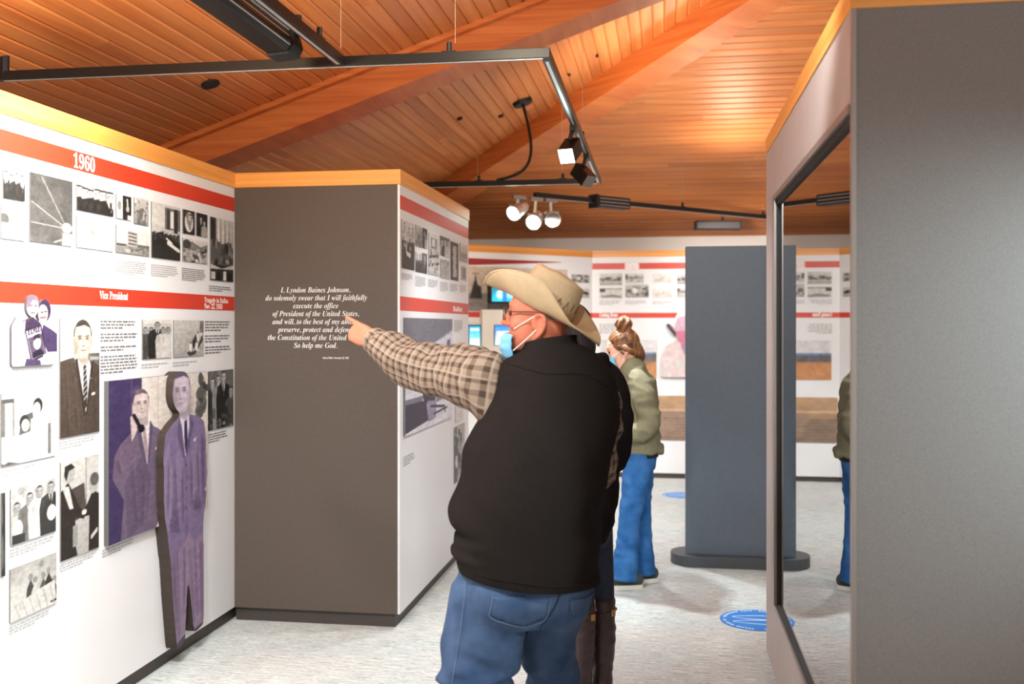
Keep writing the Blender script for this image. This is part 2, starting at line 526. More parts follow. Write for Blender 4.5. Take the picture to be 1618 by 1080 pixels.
    def mask_poly(self, pts):
        m = np.zeros(self.X.shape, bool); n = len(pts)
        for i in range(n):
            (x0, y0), (x1, y1) = pts[i], pts[(i + 1) % n]
            if y0 == y1: continue
            c = (self.Y > min(y0, y1)) & (self.Y <= max(y0, y1)) & (self.X < (self.Y - y0) * (x1 - x0) / (y1 - y0) + x0)
            m ^= c
        return m

    def poly(self, pts, c, op=1.0):
        return self.put(self.mask_poly(pts), c, op)

    def line(self, x0, y0, x1, y1, w, c, op=1.0):
        dx, dy = x1 - x0, y1 - y0; L = dx * dx + dy * dy
        t = np.clip(((self.X - x0) * dx + (self.Y - y0) * dy) / L, 0, 1)
        d = np.hypot(self.X - x0 - t * dx, self.Y - y0 - t * dy)
        return self.put(d < w, c, op)

    def speck(self, n, y0, y1, s, lo, hi, x0=0.0, x1=1.0, op=0.9):
        for _ in range(n):
            v = rng.uniform(lo, hi)
            self.ell(rng.uniform(x0, x1), rng.uniform(y0, y1), s * rng.uniform(0.5, 1.4), s * rng.uniform(0.5, 1.6), v, op)
        return self

    def grain(self, amp):
        g = rng.normal(0, amp, (self.h // 2, self.w // 2)).repeat(2, 0).repeat(2, 1)
        self.a = self.a + g[:self.h, :self.w, None]
        return self

    def man(self, x, y, s, suit=45, face=190, hair=50, asp=1.0, shirt=232, tie=60, turn=0.0, bottom=1.0):
        """Head and jacketed shoulders; s is head height, asp corrects for narrow prints."""
        w = s * 0.72 * asp
        self.poly([(x - 1.75 * w, y + 2.1 * s), (x - 1.45 * w, y + 1.22 * s), (x - 0.45 * w, y + 0.88 * s), (x + 0.45 * w, y + 0.88 * s),
                   (x + 1.45 * w, y + 1.22 * s), (x + 1.75 * w, y + 2.1 * s), (x + 1.6 * w, bottom), (x - 1.6 * w, bottom)], suit)
        if shirt:
            self.poly([(x - 0.42 * w, y + 0.9 * s), (x + 0.42 * w, y + 0.9 * s), (x + 0.05 * w, y + 2.0 * s)], shirt)
            self.poly([(x - 0.1 * w, y + 1.0 * s), (x + 0.1 * w, y + 1.0 * s), (x + 0.13 * w, y + 1.75 * s), (x + 0.0 * w, y + 1.9 * s), (x - 0.1 * w, y + 1.7 * s)], tie)
        self.poly([(x - 0.3 * w, y + 0.6 * s), (x + 0.3 * w, y + 0.6 * s), (x + 0.34 * w, y + s), (x - 0.34 * w, y + s)], face * 0.86)
        self.face(x, y + 0.5 * s, 1.02 * w, 0.98 * s, (face,) * 3, (face * 0.32,) * 3, hair, turn)
        if suit < 120:
            self.soft(x - 1.1 * w, y + 1.7 * s, 0.3 * w, 0.5 * s, min(255, suit * 1.5 + 14), .5); self.soft(x + 0.9 * w, y + 1.9 * s, 0.25 * w, 0.6 * s, suit * 0.5, .6)
        else:
            self.soft(x - 1.0 * w, y + 1.8 * s, 0.3 * w, 0.6 * s, suit * 0.75, .6); self.soft(x + 1.0 * w, y + 1.8 * s, 0.25 * w, 0.6 * s, suit * 0.7, .6)
        return self

    def done(self):
        a = self.a.reshape(self.h // 2, 2, self.w // 2, 2, 3).mean((1, 3))
        h, w = a.shape[:2]
        low = rng.normal(0, 1, (h // 5 + 3, w // 5 + 3))           # uneven tone, as in an old print
        yy = np.linspace(0, low.shape[0] - 1.001, h); xx = np.linspace(0, low.shape[1] - 1.001, w)
        y0 = yy.astype(int); x0 = xx.astype(int); fy = (yy - y0)[:, None]; fx = (xx - x0)[None]
        g = low[y0][:, x0] * (1 - fy) * (1 - fx) + low[y0 + 1][:, x0] * fy * (1 - fx) + low[y0][:, x0 + 1] * (1 - fy) * fx + low[y0 + 1][:, x0 + 1] * fy * fx
        a = a * (1 + 0.035 * g[..., None]) + 1.5 * g[..., None]
        return np.clip(a, 4, 248)


def srgb_lin(a):
    a = a / 255.0
    return np.where(a <= 0.04045, a / 12.92, ((a + 0.055) / 1.055) ** 2.4)


PRINT_GAIN = 0.80


def board_mesh(img, plane, u0, u1, z0, z1, n0, n1, edge=(150, 148, 146), mask=None):
    """A mounted print: front face of coloured points at distance n1 from the wall, edges back to n0."""
    h, w, _ = img.shape
    vs = []; fs = []; cols = []
    us = np.linspace(u0, u1, w + 1); zs = np.linspace(z1, z0, h + 1)
    pad = np.pad(img, ((0, 1), (0, 1), (0, 0)), mode='edge')
    sm = (np.pad(img, ((1, 0), (1, 0), (0, 0)), mode='edge') + np.pad(img, ((1, 0), (0, 1), (0, 0)), mode='edge') +
          np.pad(img, ((0, 1), (1, 0), (0, 0)), mode='edge') + pad) / 4.0
    L = srgb_lin(sm) * PRINT_GAIN
    if mask is None: mask = np.ones((h, w), bool)
    idx = -np.ones((h + 1, w + 1), int)

    GU = np.tile(us, (h + 1, 1)); GZ = np.tile(zs[:, None], (1, w + 1))
    if not mask.all():                                   # ease the sawn outline
        mp = np.pad(mask, 1); nb = {}

        def tie(a, b): nb.setdefault(a, []).append(b); nb.setdefault(b, []).append(a)
        for j in range(h):
            for i in range(w):
                if not mask[j, i]: continue
                if not mp[j + 1, i]: tie((j, i), (j + 1, i))
                if not mp[j + 1, i + 2]: tie((j, i + 1), (j + 1, i + 1))
                if not mp[j, i + 1]: tie((j, i), (j, i + 1))
                if not mp[j + 2, i + 1]: tie((j + 1, i), (j + 1, i + 1))
        for _ in range(22):
            new = {k: (0.4 * GU[k] + 0.6 * np.mean([GU[q] for q in v_]), 0.4 * GZ[k] + 0.6 * np.mean([GZ[q] for q in v_])) for k, v_ in nb.items()}
            for k, (a, b) in new.items(): GU[k] = a; GZ[k] = b

    def vid(j, i):
        if idx[j, i] < 0:
            idx[j, i] = len(vs); vs.append(plane.pt(GU[j, i], GZ[j, i], n1)); cols.append((*L[j, i], 1))
        return idx[j, i]
    e = tuple(srgb_lin(np.array(edge, float)) * PRINT_GAIN) + (1,)

    def side(j0, i0, j1, i1):
        k = len(vs)
        vs.extend([plane.pt(GU[j0, i0], GZ[j0, i0], n1), plane.pt(GU[j1, i1], GZ[j1, i1], n1), plane.pt(GU[j1, i1], GZ[j1, i1], n0), plane.pt(GU[j0, i0], GZ[j0, i0], n0)])
        cols.extend([e] * 4); fs.append((k, k + 1, k + 2, k + 3))
    for j in range(h):
        for i in range(w):
            if not mask[j, i]: continue
            fs.append((vid(j + 1, i), vid(j + 1, i + 1), vid(j, i + 1), vid(j, i)))
    full = mask.all()
    if full:
        side(h, 0, 0, 0); side(0, w, h, w); side(0, 0, 0, w); side(h, w, h, 0)
    else:
        mp = np.pad(mask, 1)
        for j in range(h):
            for i in range(w):
                if not mask[j, i]: continue
                if not mp[j + 1, i]: side(j + 1, i, j, i)
                if not mp[j + 1, i + 2]: side(j, i + 1, j + 1, i + 1)
                if not mp[j, i + 1]: side(j, i, j, i + 1)
                if not mp[j + 2, i + 1]: side(j + 1, i + 1, j + 1, i)
    m = mesh_from(vs, fs, 'board')
    at = m.attributes.new('tone', 'FLOAT_COLOR', 'POINT')
    at.data.foreach_set('color', np.array(cols, dtype=np.float32).ravel())
    return m


def photo(plane, xl, xr, yt, yb, draw, label, group, off=0.006, res=1.25, name='photograph', edge=(120, 116, 112), parent=None):
    u0, zt = plane.hit(xl, yt); u1, _ = plane.hit(xr, yt); _, zb = plane.hit(xl, yb)
    p = Pic(max(10, int((xr - xl) * res)), max(10, int((yb - yt) * res)))
    draw(p)
    o = link(name, board_mesh(p.done(), plane, u0, u1, zb, zt, 0.0005, off, edge), M['print'], parent)
    if parent is None: tag(o, label, 'photograph', group)
    return o


# ------------------------------------------------------------------ the room
FAR_Y = 11.16; WEST_X = -3.52; EAVE = 2.58; K = 0.3405     # eaves of the hipped timber roof
floor = box('floor', (-3.6, 6.0, -3.5, 11.3, -0.05, 0.0), M['carpet']); tag(floor, kind='structure')
wall_back = box('wall_back', (-3.6, 6.0, FAR_Y - 0.02, FAR_Y + 0.12, 0, EAVE + 0.15), M['outer']); tag(wall_back, kind='structure')
wall_outer = box('wall_outer', (WEST_X - 0.12, WEST_X, -3.5, FAR_Y, 0, EAVE + 0.1), M['outer']); tag(wall_outer, kind='structure')

# roof decks: the left slope rises to the right, the back slope rises towards us; they meet along a diagonal hip
XTOP = 2.2; YTOP = FAR_Y - (XTOP - WEST_X)


def slope_mesh(pts, th=0.03, lift=0.022):
    top = []; bot = []
    for (x, y, z) in pts:
        bot.append((x, y, z + lift)); top.append((x, y, z + lift + th))
    n = len(pts)
    f = [tuple(range(n)), tuple(range(2 * n - 1, n - 1, -1))] + [(i, n + i, n + (i + 1) % n, (i + 1) % n) for i in range(n)]
    return mesh_from(bot + top, f, 'deck')


zl = lambda x: EAVE + K * (x - WEST_X)
zb = lambda y: EAVE + K * (FAR_Y - y)
ceil_l = link('ceiling_left', slope_mesh([(WEST_X, -3.0, zl(WEST_X)), (WEST_X, FAR_Y, zl(WEST_X)), (XTOP, YTOP, zl(XTOP)), (XTOP, -3.0, zl(XTOP))]), M['deck']); tag(ceil_l, kind='structure')
ceil_b = link('ceiling_back', slope_mesh([(WEST_X, FAR_Y, EAVE), (6.0, FAR_Y, EAVE), (6.0, YTOP, zb(YTOP)), (XTOP, YTOP, zb(YTOP))]), M['deck']); tag(ceil_b, kind='structure')

PW = 0.0862                                              # board face, measured up the slope


def plank_mesh(w, th=0.018, ch=0.009):
    a = w / 2 - 0.0006
    sec = [(-a, th), (-a, ch), (-a + ch, 0), (a - ch, 0), (a, ch), (a, th)]
    v = [(x, 0, z) for x, z in sec] + [(x, 1, z) for x, z in sec]
    f = [(0, 1, 2, 3, 4, 5), (11, 10, 9, 8, 7, 6)] + [(i, 6 + i, 6 + (i + 1) % 6, (i + 1) % 6) for i in range(6)]
    return mesh_from(v, f, 'plank')


pm = plank_mesh(PW); pm.materials.append(M['plank'])
SL = math.atan(K); dx = PW * math.cos(SL)


def lay(parent, origin, length, rot):
    o = bpy.data.objects.new('plank', pm); COL.objects.link(o); o.parent = parent
    o.location = origin; o.rotation_euler = rot; o.scale = (1, length, 1)


def lengths(total):
    out = []; s = rng.uniform(0.6, 5.0)
    while s < total - 0.5:
        out.append(s); s += rng.uniform(3.6, 6.0)
    return [0.0] + out + [total]


nl = int((XTOP - WEST_X) / dx)
for i in range(nl):
    x = WEST_X + (i + 0.5) * dx
    y0 = 1.4; y1 = FAR_Y - (x - WEST_X)
    if x > 1.0: continue
    cuts = lengths(y1 - y0)
    for a, b in zip(cuts[:-1], cuts[1:]):
        lay(ceil_l, (x, y0 + a, zl(x)), b - a - 0.001, (0, -SL, 0))
for i in range(nl):
    y = FAR_Y - (i + 0.5) * dx
    x0 = WEST_X + (FAR_Y - y); x1 = 4.6
    if y < 5.9: continue
    cuts = lengths(x1 - x0)
    for a, b in zip(cuts[:-1], cuts[1:]):
        lay(ceil_b, (x0 + b - 0.001, y, zb(y)), b - a - 0.001, (0, SL, PI / 2))


def bar_mesh(p0, p1, w, h, up=(0, 0, 1)):
    """Straight bar, top face centre line from p0 to p1, hanging h below it."""
    p0 = Vector(p0); p1 = Vector(p1); t = (p1 - p0).normalized()
    s = t.cross(Vector(up)).normalized(); n = s.cross(t).normalized()
    vs = []
    for p in (p0, p1):
        for a, b in ((-1, -1), (1, -1), (1, 0), (-1, 0)): vs.append(p + s * (a * w / 2) + n * (b * h))
    f = [(0, 1, 2, 3), (7, 6, 5, 4), (0, 4, 5, 1), (1, 5, 6, 2), (2, 6, 7, 3), (3, 7, 4, 0)]
    return mesh_from(vs, f, 'bar')


def bar(name, p0, p1, w, h, m_, parent=None, bev=0.0, up=(0, 0, 1)):
    m = bar_mesh(p0, p1, w, h, up)
    if bev: bevel_mesh(m, bev)
    return link(name, m, m_, parent)


bm_l = bar('roof_beam', (WEST_X + 0.02, 5.99, zl(WEST_X + 0.02) + 0.01), (XTOP, 5.99, zl(XTOP) + 0.01), 0.31, 0.19, M['beam'], ceil_l)
hip0 = Vector((WEST_X + 0.02, FAR_Y - 0.02, EAVE + 0.01)); hip1 = Vector((XTOP, YTOP, zl(XTOP) + 0.01))
bm_h = bar('hip_beam', hip0, hip1, 0.30, 0.21, M['beam'], ceil_b)
for b_, a0, a1, w in ((ceil_l, Vector((WEST_X, 5.80, zl(WEST_X))), Vector((XTOP, 5.80, zl(XTOP))), 0.05),):
    bar('cove_strip', a0, a1, 0.05, 0.03, M['beam'], b_)

# ------------------------------------------------------------------ left exhibit wall
LW = Plane((-2.32, 0, 0), (0, 1, 0), (1, 0, 0))
wall_left = box('wall_left', (-2.44, -2.32, -1.0, 5.2, 0.075, 2.35), M['white']); tag(wall_left, kind='structure')
box('wood_fascia', (-2.45, -2.312, -1.0, 5.2, 2.35, 2.43), M['fascia'], wall_left)
box('kick_board', (-2.43, -2.35, -1.0, 5.2, 0.0, 0.075), M['kick'], wall_left)
obox('red_band', LW, -1.0, 5.116, 2.221, 2.296, 0.0, 0.001, M['red'], wall_left)
obox('red_band', LW, -1.0, 5.116, 1.683, 1.759, 0.0, 0.001, M['red'], wall_left)


def on(plane, xl, xr, y):                       # start u, end u, z of a line of print
    u0, z = plane.hit(xl, y); u1, _ = plane.hit(xr, y)
    return u0, u1, z


u0, u1, z = on(LW, 115, 149, 266)
lettering('lettering', '1960', 'b', LW, u0, 2.230, 0.082, M['letter'], wall_left, fit=u1 - u0, thick=0.0006)
u0, u1, z = on(LW, 157, 202, 470)
lettering('lettering', 'Vice President', 'b', LW, u0, 1.714, 0.046, M['letter'], wall_left, fit=u1 - u0, thick=0.0006)
u0, u1, z = on(LW, 322.5, 360, 475)
lettering('lettering', 'Tragedy in Dallas', 'b', LW, u0, 1.722, 0.037, M['letter'], wall_left, fit=u1 - u0, thick=0.0004)
u0, u1, z = on(LW, 322.5, 351, 485)
lettering('lettering', 'Nov. 22, 1963', 'b', LW, u0, 1.690, 0.037, M['letter'], wall_left, fit=u1 - u0, thick=0.0004)


def para_px(plane, xl, xr, yt, yb, n, parent, m_, **kw):
    u0, zt = plane.hit(xl, yt); u1, _ = plane.hit(xr, yt); _, zbm = plane.hit(xl, yb)
    return paragraph(plane, (u0, u1, zt, zbm), n, parent, m_, **kw)


for (xl, xr, yt, yb, n, m_) in ((2, 37, 393, 412, 6, 'inklight'), (45, 111, 395, 416, 6, 'inklight'), (119, 175, 402, 422, 6, 'inklight'), (182, 232, 409, 432, 7, 'inklight'),
                                (238, 281, 416, 436, 6, 'inklight'), (287, 325, 422, 443, 7, 'ink'), (330, 365, 450, 460, 3, 'ink'),
                                (223, 268, 574, 583, 2, 'inklight'), (273, 314, 571, 580, 2, 'inklight'), (14, 82, 584, 592, 2, 'inklight'), (92, 152, 697, 711, 3, 'inklight'),
                                (1, 60, 742, 754, 2, 'inklight'), (14, 84, 868, 882, 3, 'inklight'), (14, 80, 990, 1004, 3, 'inklight'), (94, 152, 892, 905, 3, 'inklight'),
                                (161, 210, 868, 882, 3, 'inklight'), (325, 360, 686, 702, 4, 'ink')):
    para_px(LW, xl, xr, yt, yb, n, wall_left, M[m_])
para_px(LW, 158.5, 217, 505, 592, 17, wall_left, M['ink'], gaps=(3, 7, 10))
para_px(LW, 323.5, 364, 506, 560, 12, wall_left, M['ink'], gaps=(4, 8))

# ---- the photographs of the upper row
G1 = 'photographs in the upper row of the left wall'; G2 = 'photographs in the lower part of the left wall'


def d_group(n, suit=50, bg=(215, 95), s=0.22, y=0.2, lights=0):
    def f(p):
        p.grad(*bg)
        for k in range(n):
            v = 210 if (lights and k % lights == 0) else suit
            p.man((k + 0.5) / n + rng.uniform(-.02, .02), y + rng.uniform(-.04, .06), s, v, 200, 45, asp=1.0, shirt=230 if v < 150 else 0, tie=50)
        p.grain(6)
    return f


def d_satellite(p):
    p.grad(74, 100); p.speck(40, 0, 1, .1, 64, 110, op=.3)
    for (x, y) in ((.26, .03), (.03, .42), (.03, .72)): p.line(x, y, .86, .74, .004, 215)
    p.ell(.86, .73, .12, .075, 235); p.rect(.72, .8, 1, .83, 120); p.poly([(.76, .82), (.98, .82), (1, 1), (.74, 1)], 232)
    for x in (.78, .86, .94): p.line(x, .82, x, 1, .008, 110)
    p.line(.55, .97, .8, .9, .008, 220); p.grain(7)


def d_seal(p):
    p.grad(240, 236); p.ell(.42, .48, .17, .24, 176); p.ell(.42, .48, .155, .215, 232); p.ell(.42, .48, .12, .165, 205)
    p.ell(.42, .46, .05, .09, 150); p.poly([(.33, .4), (.42, .52), (.51, .4), (.46, .6), (.38, .6)], 165); p.grain(2)


def d_medal(p):
    p.grad(236, 228); p.rect(.42, 0, 1, 1, 42); p.ell(.75, .55, .12, .12, 180); p.line(.72, .15, .76, .5, .05, 210)
    p.ell(.2, .45, .13, .2, 150); p.rect(.75, .8, 1, 1, 225); p.grain(5)


def d_astronaut(p):
    p.grad(70, 40); p.poly([(.2, .2), (.8, .15), (.85, .9), (.3, .95)], 205); p.ell(.55, .3, .2, .18, 225); p.ell(.55, .32, .12, .11, 70)
    p.speck(16, .4, 1, .07, 40, 210); p.grain(6)


def d_flower(p):
    p.grad(205, 150); p.speck(14, .1, .6, .08, 60, 235); p.poly([(.2, .5), (.6, .35), (.9, .6), (.8, 1), (.2, 1)], 110); p.ell(.5, .25, .13, .12, 190); p.speck(10, .5, 1, .08, 30, 220); p.grain(6)


def d_block(p):
    p.grad(238, 214); p.rect(0, .72, 1, 1, 150); p.poly([(.32, .12), (.63, .2), (.63, .72), (.32, .72)], 190)
    for k in range(4):
        y = .2 + k * .13
        p.poly([(.35, y), (.6, y + .03), (.6, y + .08), (.35, y + .06)], 90)
    p.rect(0, .66, .3, .74, 70); p.rect(.62, .62, 1, .72, 100); p.speck(20, .75, .98, .05, 90, 210); p.grain(5)


def d_meeting(p):
    p.grad(214, 180); p.rect(0, .0, .45, .4, 216); p.rect(.45, .05, 1, .45, 110); p.rect(.52, .08, .62, .45, 60); p.rect(.78, .05, .9, .5, 45); p.rect(.64, .1, .76, .42, 236)
    p.poly([(0, .62), (.35, .5), (1, .7), (1, 1), (0, 1)], 44)
    for k in range(11): p.ell(rng.uniform(.05, .95), rng.uniform(.42, .66), .05, .04, rng.uniform(50, 200))
    for k in range(7): p.poly([(k * .14, .55), (k * .14 + .12, .52), (k * .14 + .16, .75), (k * .14, .78)], 34, .8)
    p.line(.55, .7, .95, .82, .035, 230); p.line(.5, .62, .7, .7, .02, 225); p.grain(6)


def d_weave(p):
    p.grad(60, 44); p.ell(.5, .5, .36, .42, 225)
    for k in range(7): p.line(.2 + .05 * k, .15 + .1 * k, .8 - .03 * k, .2 + .1 * k, .03, 60)
    p.ell(.55, .35, .14, .12, 190); p.grain(8)


def d_couple(p):
    p.grad(36, 60); p.man(.4, .15, .26, 30, 190, 35); p.man(.7, .3, .24, 170, 200, 40, shirt=0); p.grain(6)


def d_crowdhill(p):
    p.grad(222, 170); p.poly([(0, .35), (.35, .1), (.7, .3), (1, .15), (1, .5), (0, .5)], 130)
    p.speck(70, .38, 1, .07, 30, 240); p.ell(.15, .25, .16, .2, 70); p.grain(6)


def d_columns(p):
    p.grad(190, 90)
    for k in range(5): p.rect(.1 + k * .19, 0, .2 + k * .19, .42, 235 - 8 * k)
    p.rect(0, 0, .22, .5, 48); p.poly([(0, .45), (1, .35), (1, .75), (0, .7)], 92)
    p.speck(34, .38, .75, .06, 25, 190); p.rect(0, .74, 1, 1, 46); p.poly([(0, .74), (.5, .8), (1, .72), (1, .8), (0, .82)], 200)
    p.ell(.35, .93, .11, .07, 20); p.ell(.82, .93, .11, .07, 20); p.rect(.55, .84, .68, .99, 220); p.rect(.02, .86, .2, .98, 205); p.grain(6)


U = [
    (3, 37, 266, 312, d_group(4, 46, (170, 110), .3, .1), 'upper of two small cropped group photographs at the left end of the top row'),
    (0, 38, 325, 376, lambda p: (p.grad(232, 190), p.rect(0, .25, 1, .5, 150), p.ell(.1, .4, .2, .2, 90), p.rect(0, .5, 1, 1, 226), p.grain(4)), 'pale faded photograph beneath the cropped group photograph, leftmost of the row'),
    (45.3, 112.5, 271, 380.5, d_satellite, 'grey photograph of a spherical satellite with long antennas'),
    (119.4, 177, 290, 331, d_group(6, 40, (170, 120), .42, .06), 'wide photograph of a standing crowd above the printed round seal'),
    (119.4, 177, 341, 390, d_seal, 'nearly white print with a small round seal in the middle'),
    (182, 205.5, 306, 344, d_medal, 'small photograph half white and half dark with a medal'),
    (210.5, 232.8, 311, 352.5, d_flower, 'small bright portrait photograph right of the medal photograph'),
    (182, 234, 354, 398, d_block, 'photograph of a lone multi-storey building on flat ground'),
    (238, 283, 318, 406, d_meeting, 'tall photograph of men around a long dark conference table'),
    (287.5, 306, 330, 368, d_weave, 'tiny photograph of a suited astronaut figure on a dark ground'),
    (309, 326, 335.5, 372, d_couple, 'tiny dark photograph of two people right of the astronaut photograph'),
    (287.5, 326, 375, 412, d_crowdhill, 'small photograph of a crowd below hills'),
    (331, 367, 342, 442, d_columns, 'tall photograph of a procession before white columns, beside the brown partition'),
]
for xl, xr, yt, yb, f, lab in U: photo(LW, xl, xr, yt, yb, f, lab, G1)


# ---- the photographs of the lower part
def d_portrait(p):
    p.grad((226, 222, 216), (206, 200, 192)); p.rect(.7, .3, 1, .42, 96); p.rect(.74, .33, .98, .36, 170); p.rect(.7, .42, 1, .7, 92)
    suit = (74, 62, 54)
    p.poly([(0, .36), (.2, .34), (.36, .33), (.5, .6), (.62, .8), (.8, .36), (1, .42), (1, 1), (0, 1)], suit)
    p.poly([(.02, .4), (.3, .34), (.55, .75), (.6, 1), (.3, 1), (.08, .7)], (88, 76, 66), .5)
    p.poly([(.34, .33), (.44, .3), (.72, .36), (.78, .42), (.66, .8), (.62, .82)], (226, 224, 222))
    p.poly([(.57, .41), (.64, .4), (.68, .6), (.66, .76), (.62, .78), (.57, .7)], (58, 54, 54))
    for k in range(6): p.line(.57, .46 + k * .05, .66, .42 + k * .05, .008, 170)
    p.poly([(.38, .22), (.72, .22), (.7, .38), (.58, .41), (.42, .34)], (186, 168, 152))
    p.face(.56, .185, .46, .33, (212, 198, 184), (62, 50, 46), (70, 64, 60), .04, .012)
    p.folds(((.12, .45, .2, .95), (.3, .5, .42, .95), (.85, .5, .9, .95)), (50, 42, 36), (104, 92, 82), .03)
    p.poly([(.36, .35), (.42, .34), (.64, .82), (.6, .86)], (58, 48, 42)); p.poly([(.78, .38), (.84, .37), (.68, .84), (.64, .82)], (56, 46, 40))
    p.ell(.36, .27, .03, .05, (160, 140, 126), .6); p.line(.8, .66, .87, .655, .012, (226, 222, 220)); p.ell(.77, .52, .012, .008, 200); p.grain(7)


def d_five(p):
    p.grad(226, 214); p.rect(0, .1, 1, .34, 200)
    for k, (x, c) in enumerate(((.09, 80), (.28, 70), (.5, 34), (.7, 205), (.88, 215))):
        s = .17 if k != 2 else .2
        y = .2 if k != 2 else .06
        p.man(x, y, s, c, 170, 40, asp=1.3, shirt=225 if c < 60 else 0, tie=30)
        if c in (80, 70): p.speck(20, .5, 1, .03, 60, 170, x - .1, x + .08)
    p.grain(7)


def d_boat(p):
    p.grad(208, 170); p.speck(60, 0, 1, .05, 170, 215, op=.5)
    p.poly([(.42, .9), (.5, 1), (.7, .95), (.98, .55), (.95, .4), (.8, .7)], 60); p.poly([(.5, .9), (.68, .86), (.92, .5), (.88, .45), (.66, .78)], 170)
    for x, y in ((.55, .62), (.65, .52), (.72, .42), (.8, .34), (.9, .2), (.75, .6)): p.ell(x, y + .12, .05, .14, rng.choice([45, 235, 225])); p.ell(x, y, .03, .04, 120)
    p.rect(.86, .02, 1, .35, 90, .7); p.grain(7)


def d_phone(p):
    p.grad((226, 218, 210), (222, 212, 202)); p.rect(0, 0, .29, 1, (64, 52, 92)); p.rect(.19, 0, .205, 1, (84, 72, 112)); p.rect(.445, 0, .455, .62, (206, 196, 188)); p.rect(0, .55, .29, .56, (84, 72, 112))
    p.speck(22, 0, .3, .035, 40, 130, .87, .985, .8)
    suit = (114, 98, 122); lap = (92, 78, 102)
    p.poly([(.10, .40), (.2, .335), (.31, .30), (.42, .33), (.495, .37), (.505, .55), (.49, .74), (.47, .93), (.43, 1), (.1, 1), (.13, .75), (.03, .6), (.05, .46)], suit)
    p.poly([(.03, .60), (.05, .46), (.12, .42), (.21, .32), (.26, .36), (.22, .5), (.12, .62)], (112, 94, 116))
    p.poly([(.14, .64), (.3, .5), (.36, .62), (.3, .95), (.16, 1)], lap, .6)
    p.poly([(.27, .29), (.37, .28), (.39, .36), (.345, .57), (.30, .44)], (228, 222, 224)); p.poly([(.295, .33), (.325, .32), (.35, .46), (.345, .55), (.32, .48)], (168, 146, 152))
    p.poly([(.37, .28), (.40, .32), (.36, .56), (.345, .58)], lap); p.poly([(.24, .33), (.285, .34), (.345, .58), (.29, .5)], lap)
    p.poly([(.24, .2), (.35, .2), (.35, .31), (.28, .32)], (196, 176, 176))
    p.face(.285, .17, .145, .185, (216, 198, 196), (84, 66, 76), (104, 86, 102), .06)
    p.soft(.25, .08, .05, .03, (150, 130, 140), .6)
    p.folds(((.07, .5, .1, .58), (.2, .55, .24, .9), (.31, .62, .3, .95), (.42, .5, .44, .9), (.37, .64, .33, .92)), (72, 58, 82), (134, 116, 138), .018)
    p.line(.225, .19, .235, .29, .022, (206, 184, 180)); p.poly([(.185, .24), (.235, .22), (.25, .33), (.2, .4)], (210, 190, 188)); p.line(.22, .235, .285, .33, .014, (24, 20, 30)); p.ell(.288, .325, .03, .026, (22, 18, 28))
    p.poly([(.42, .465), (.44, .475), (.425, .485)], (228, 224, 226)); p.line(.455, .62, .46, .65, .008, (230, 226, 228))
    p.poly([(.5, .7), (.505, 1), (.47, 1)], (226, 214, 204)); p.grain(6)


def d_watch(p):
    p.grad(120, 60); p.rect(0, 0, 1, .25, 110); p.speck(20, 0, .4, .1, 60, 160, op=.5)
    p.man(.2, .12, .18, 42, 190, 40); p.man(.42, .08, .18, 150, 190, 40, shirt=0); p.man(.62, .02, .22, 28, 190, 40); p.man(.9, .3, .2, 70, 160, 40, shirt=0)
    p.speck(20, .7, 1, .06, 30, 150); p.grain(8)


def d_family(p):
    p.grad(236, 226); p.rect(0, .08, .22, .14, 92); p.rect(0, .14, .06, .6, 120); p.rect(.06, .18, .18, .55, 228); p.rect(.18, .14, .23, .6, 150)
    p.poly([(.35, .35), (.55, .3), (.6, .6), (.3, .62)], 100); p.ell(.45, .15, .08, .1, 214)
    p.ell(.65, .22, .09, .11, 50); p.ell(.63, .26, .07, .09, 216); p.poly([(.52, .4), (.78, .36), (.86, .8), (.76, .98), (.5, .8)], 228)
    p.ell(.4, .44, .09, .11, 60); p.ell(.42, .48, .075, .09, 206); p.poly([(.25, .62), (.6, .56), (.66, .9), (.3, 1)], 214)
    p.poly([(.06, .74), (.32, .62), (.42, .85), (.14, .98)], 238); p.poly([(.02, .8), (.1, .95), (.3, 1), (0, 1)], 96); p.rect(.84, .5, .9, .95, 120); p.ell(.05, .86, .08, .12, 226); p.grain(5)


def d_handshake(p):
    p.grad(206, 178); p.rect(.62, 0, 1, .5, 200); p.rect(.64, 0, .66, .6, 120)
    p.poly([(.25, .3), (.6, .26), (.66, .6), (.3, .64)], (78, 70, 64))
    dk = (46, 40, 36)
    p.poly([(0, .3), (.18, .22), (.34, .36), (.5, .52), (.62, .55), (.6, .64), (.36, .6), (.38, .9), (.42, 1), (0, 1)], dk)
    p.poly([(1, .42), (.84, .36), (.7, .48), (.58, .55), (.6, .62), (.74, .62), (.72, 1), (1, 1)], dk)
    p.poly([(.02, .25), (.2, .26), (.32, .5), (.22, .5)], 212); p.ell(.22, .14, .14, .09, 175); p.poly([(.08, .14), (.1, .05), (.26, .03), (.36, .08), (.2, .1), (.14, .2)], 46)
    p.ell(.84, .3, .12, .1, 176); p.ell(.88, .25, .12, .07, 90); p.ell(.6, .57, .07, .03, 216); p.rect(.3, .68, .42, .9, 150); p.line(.8, .86, .95, .8, .025, 205); p.grain(7)


def d_officers(p):
    p.grad(214, 200); p.speck(14, 0, .2, .05, 120, 200, op=.5)
    for x, y, c in ((.12, .26, 190), (.4, .14, 120), (.62, .06, 222), (.88, .04, 60)): p.man(x, y, .22, c, 180, 45, asp=.95, shirt=220 if c < 130 else 0, tie=40)
    p.ell(.14, .74, .11, .17, 236); p.ell(.9, .62, .11, .15, 236); p.rect(.02, .84, .3, 1, 60); p.grain(6)


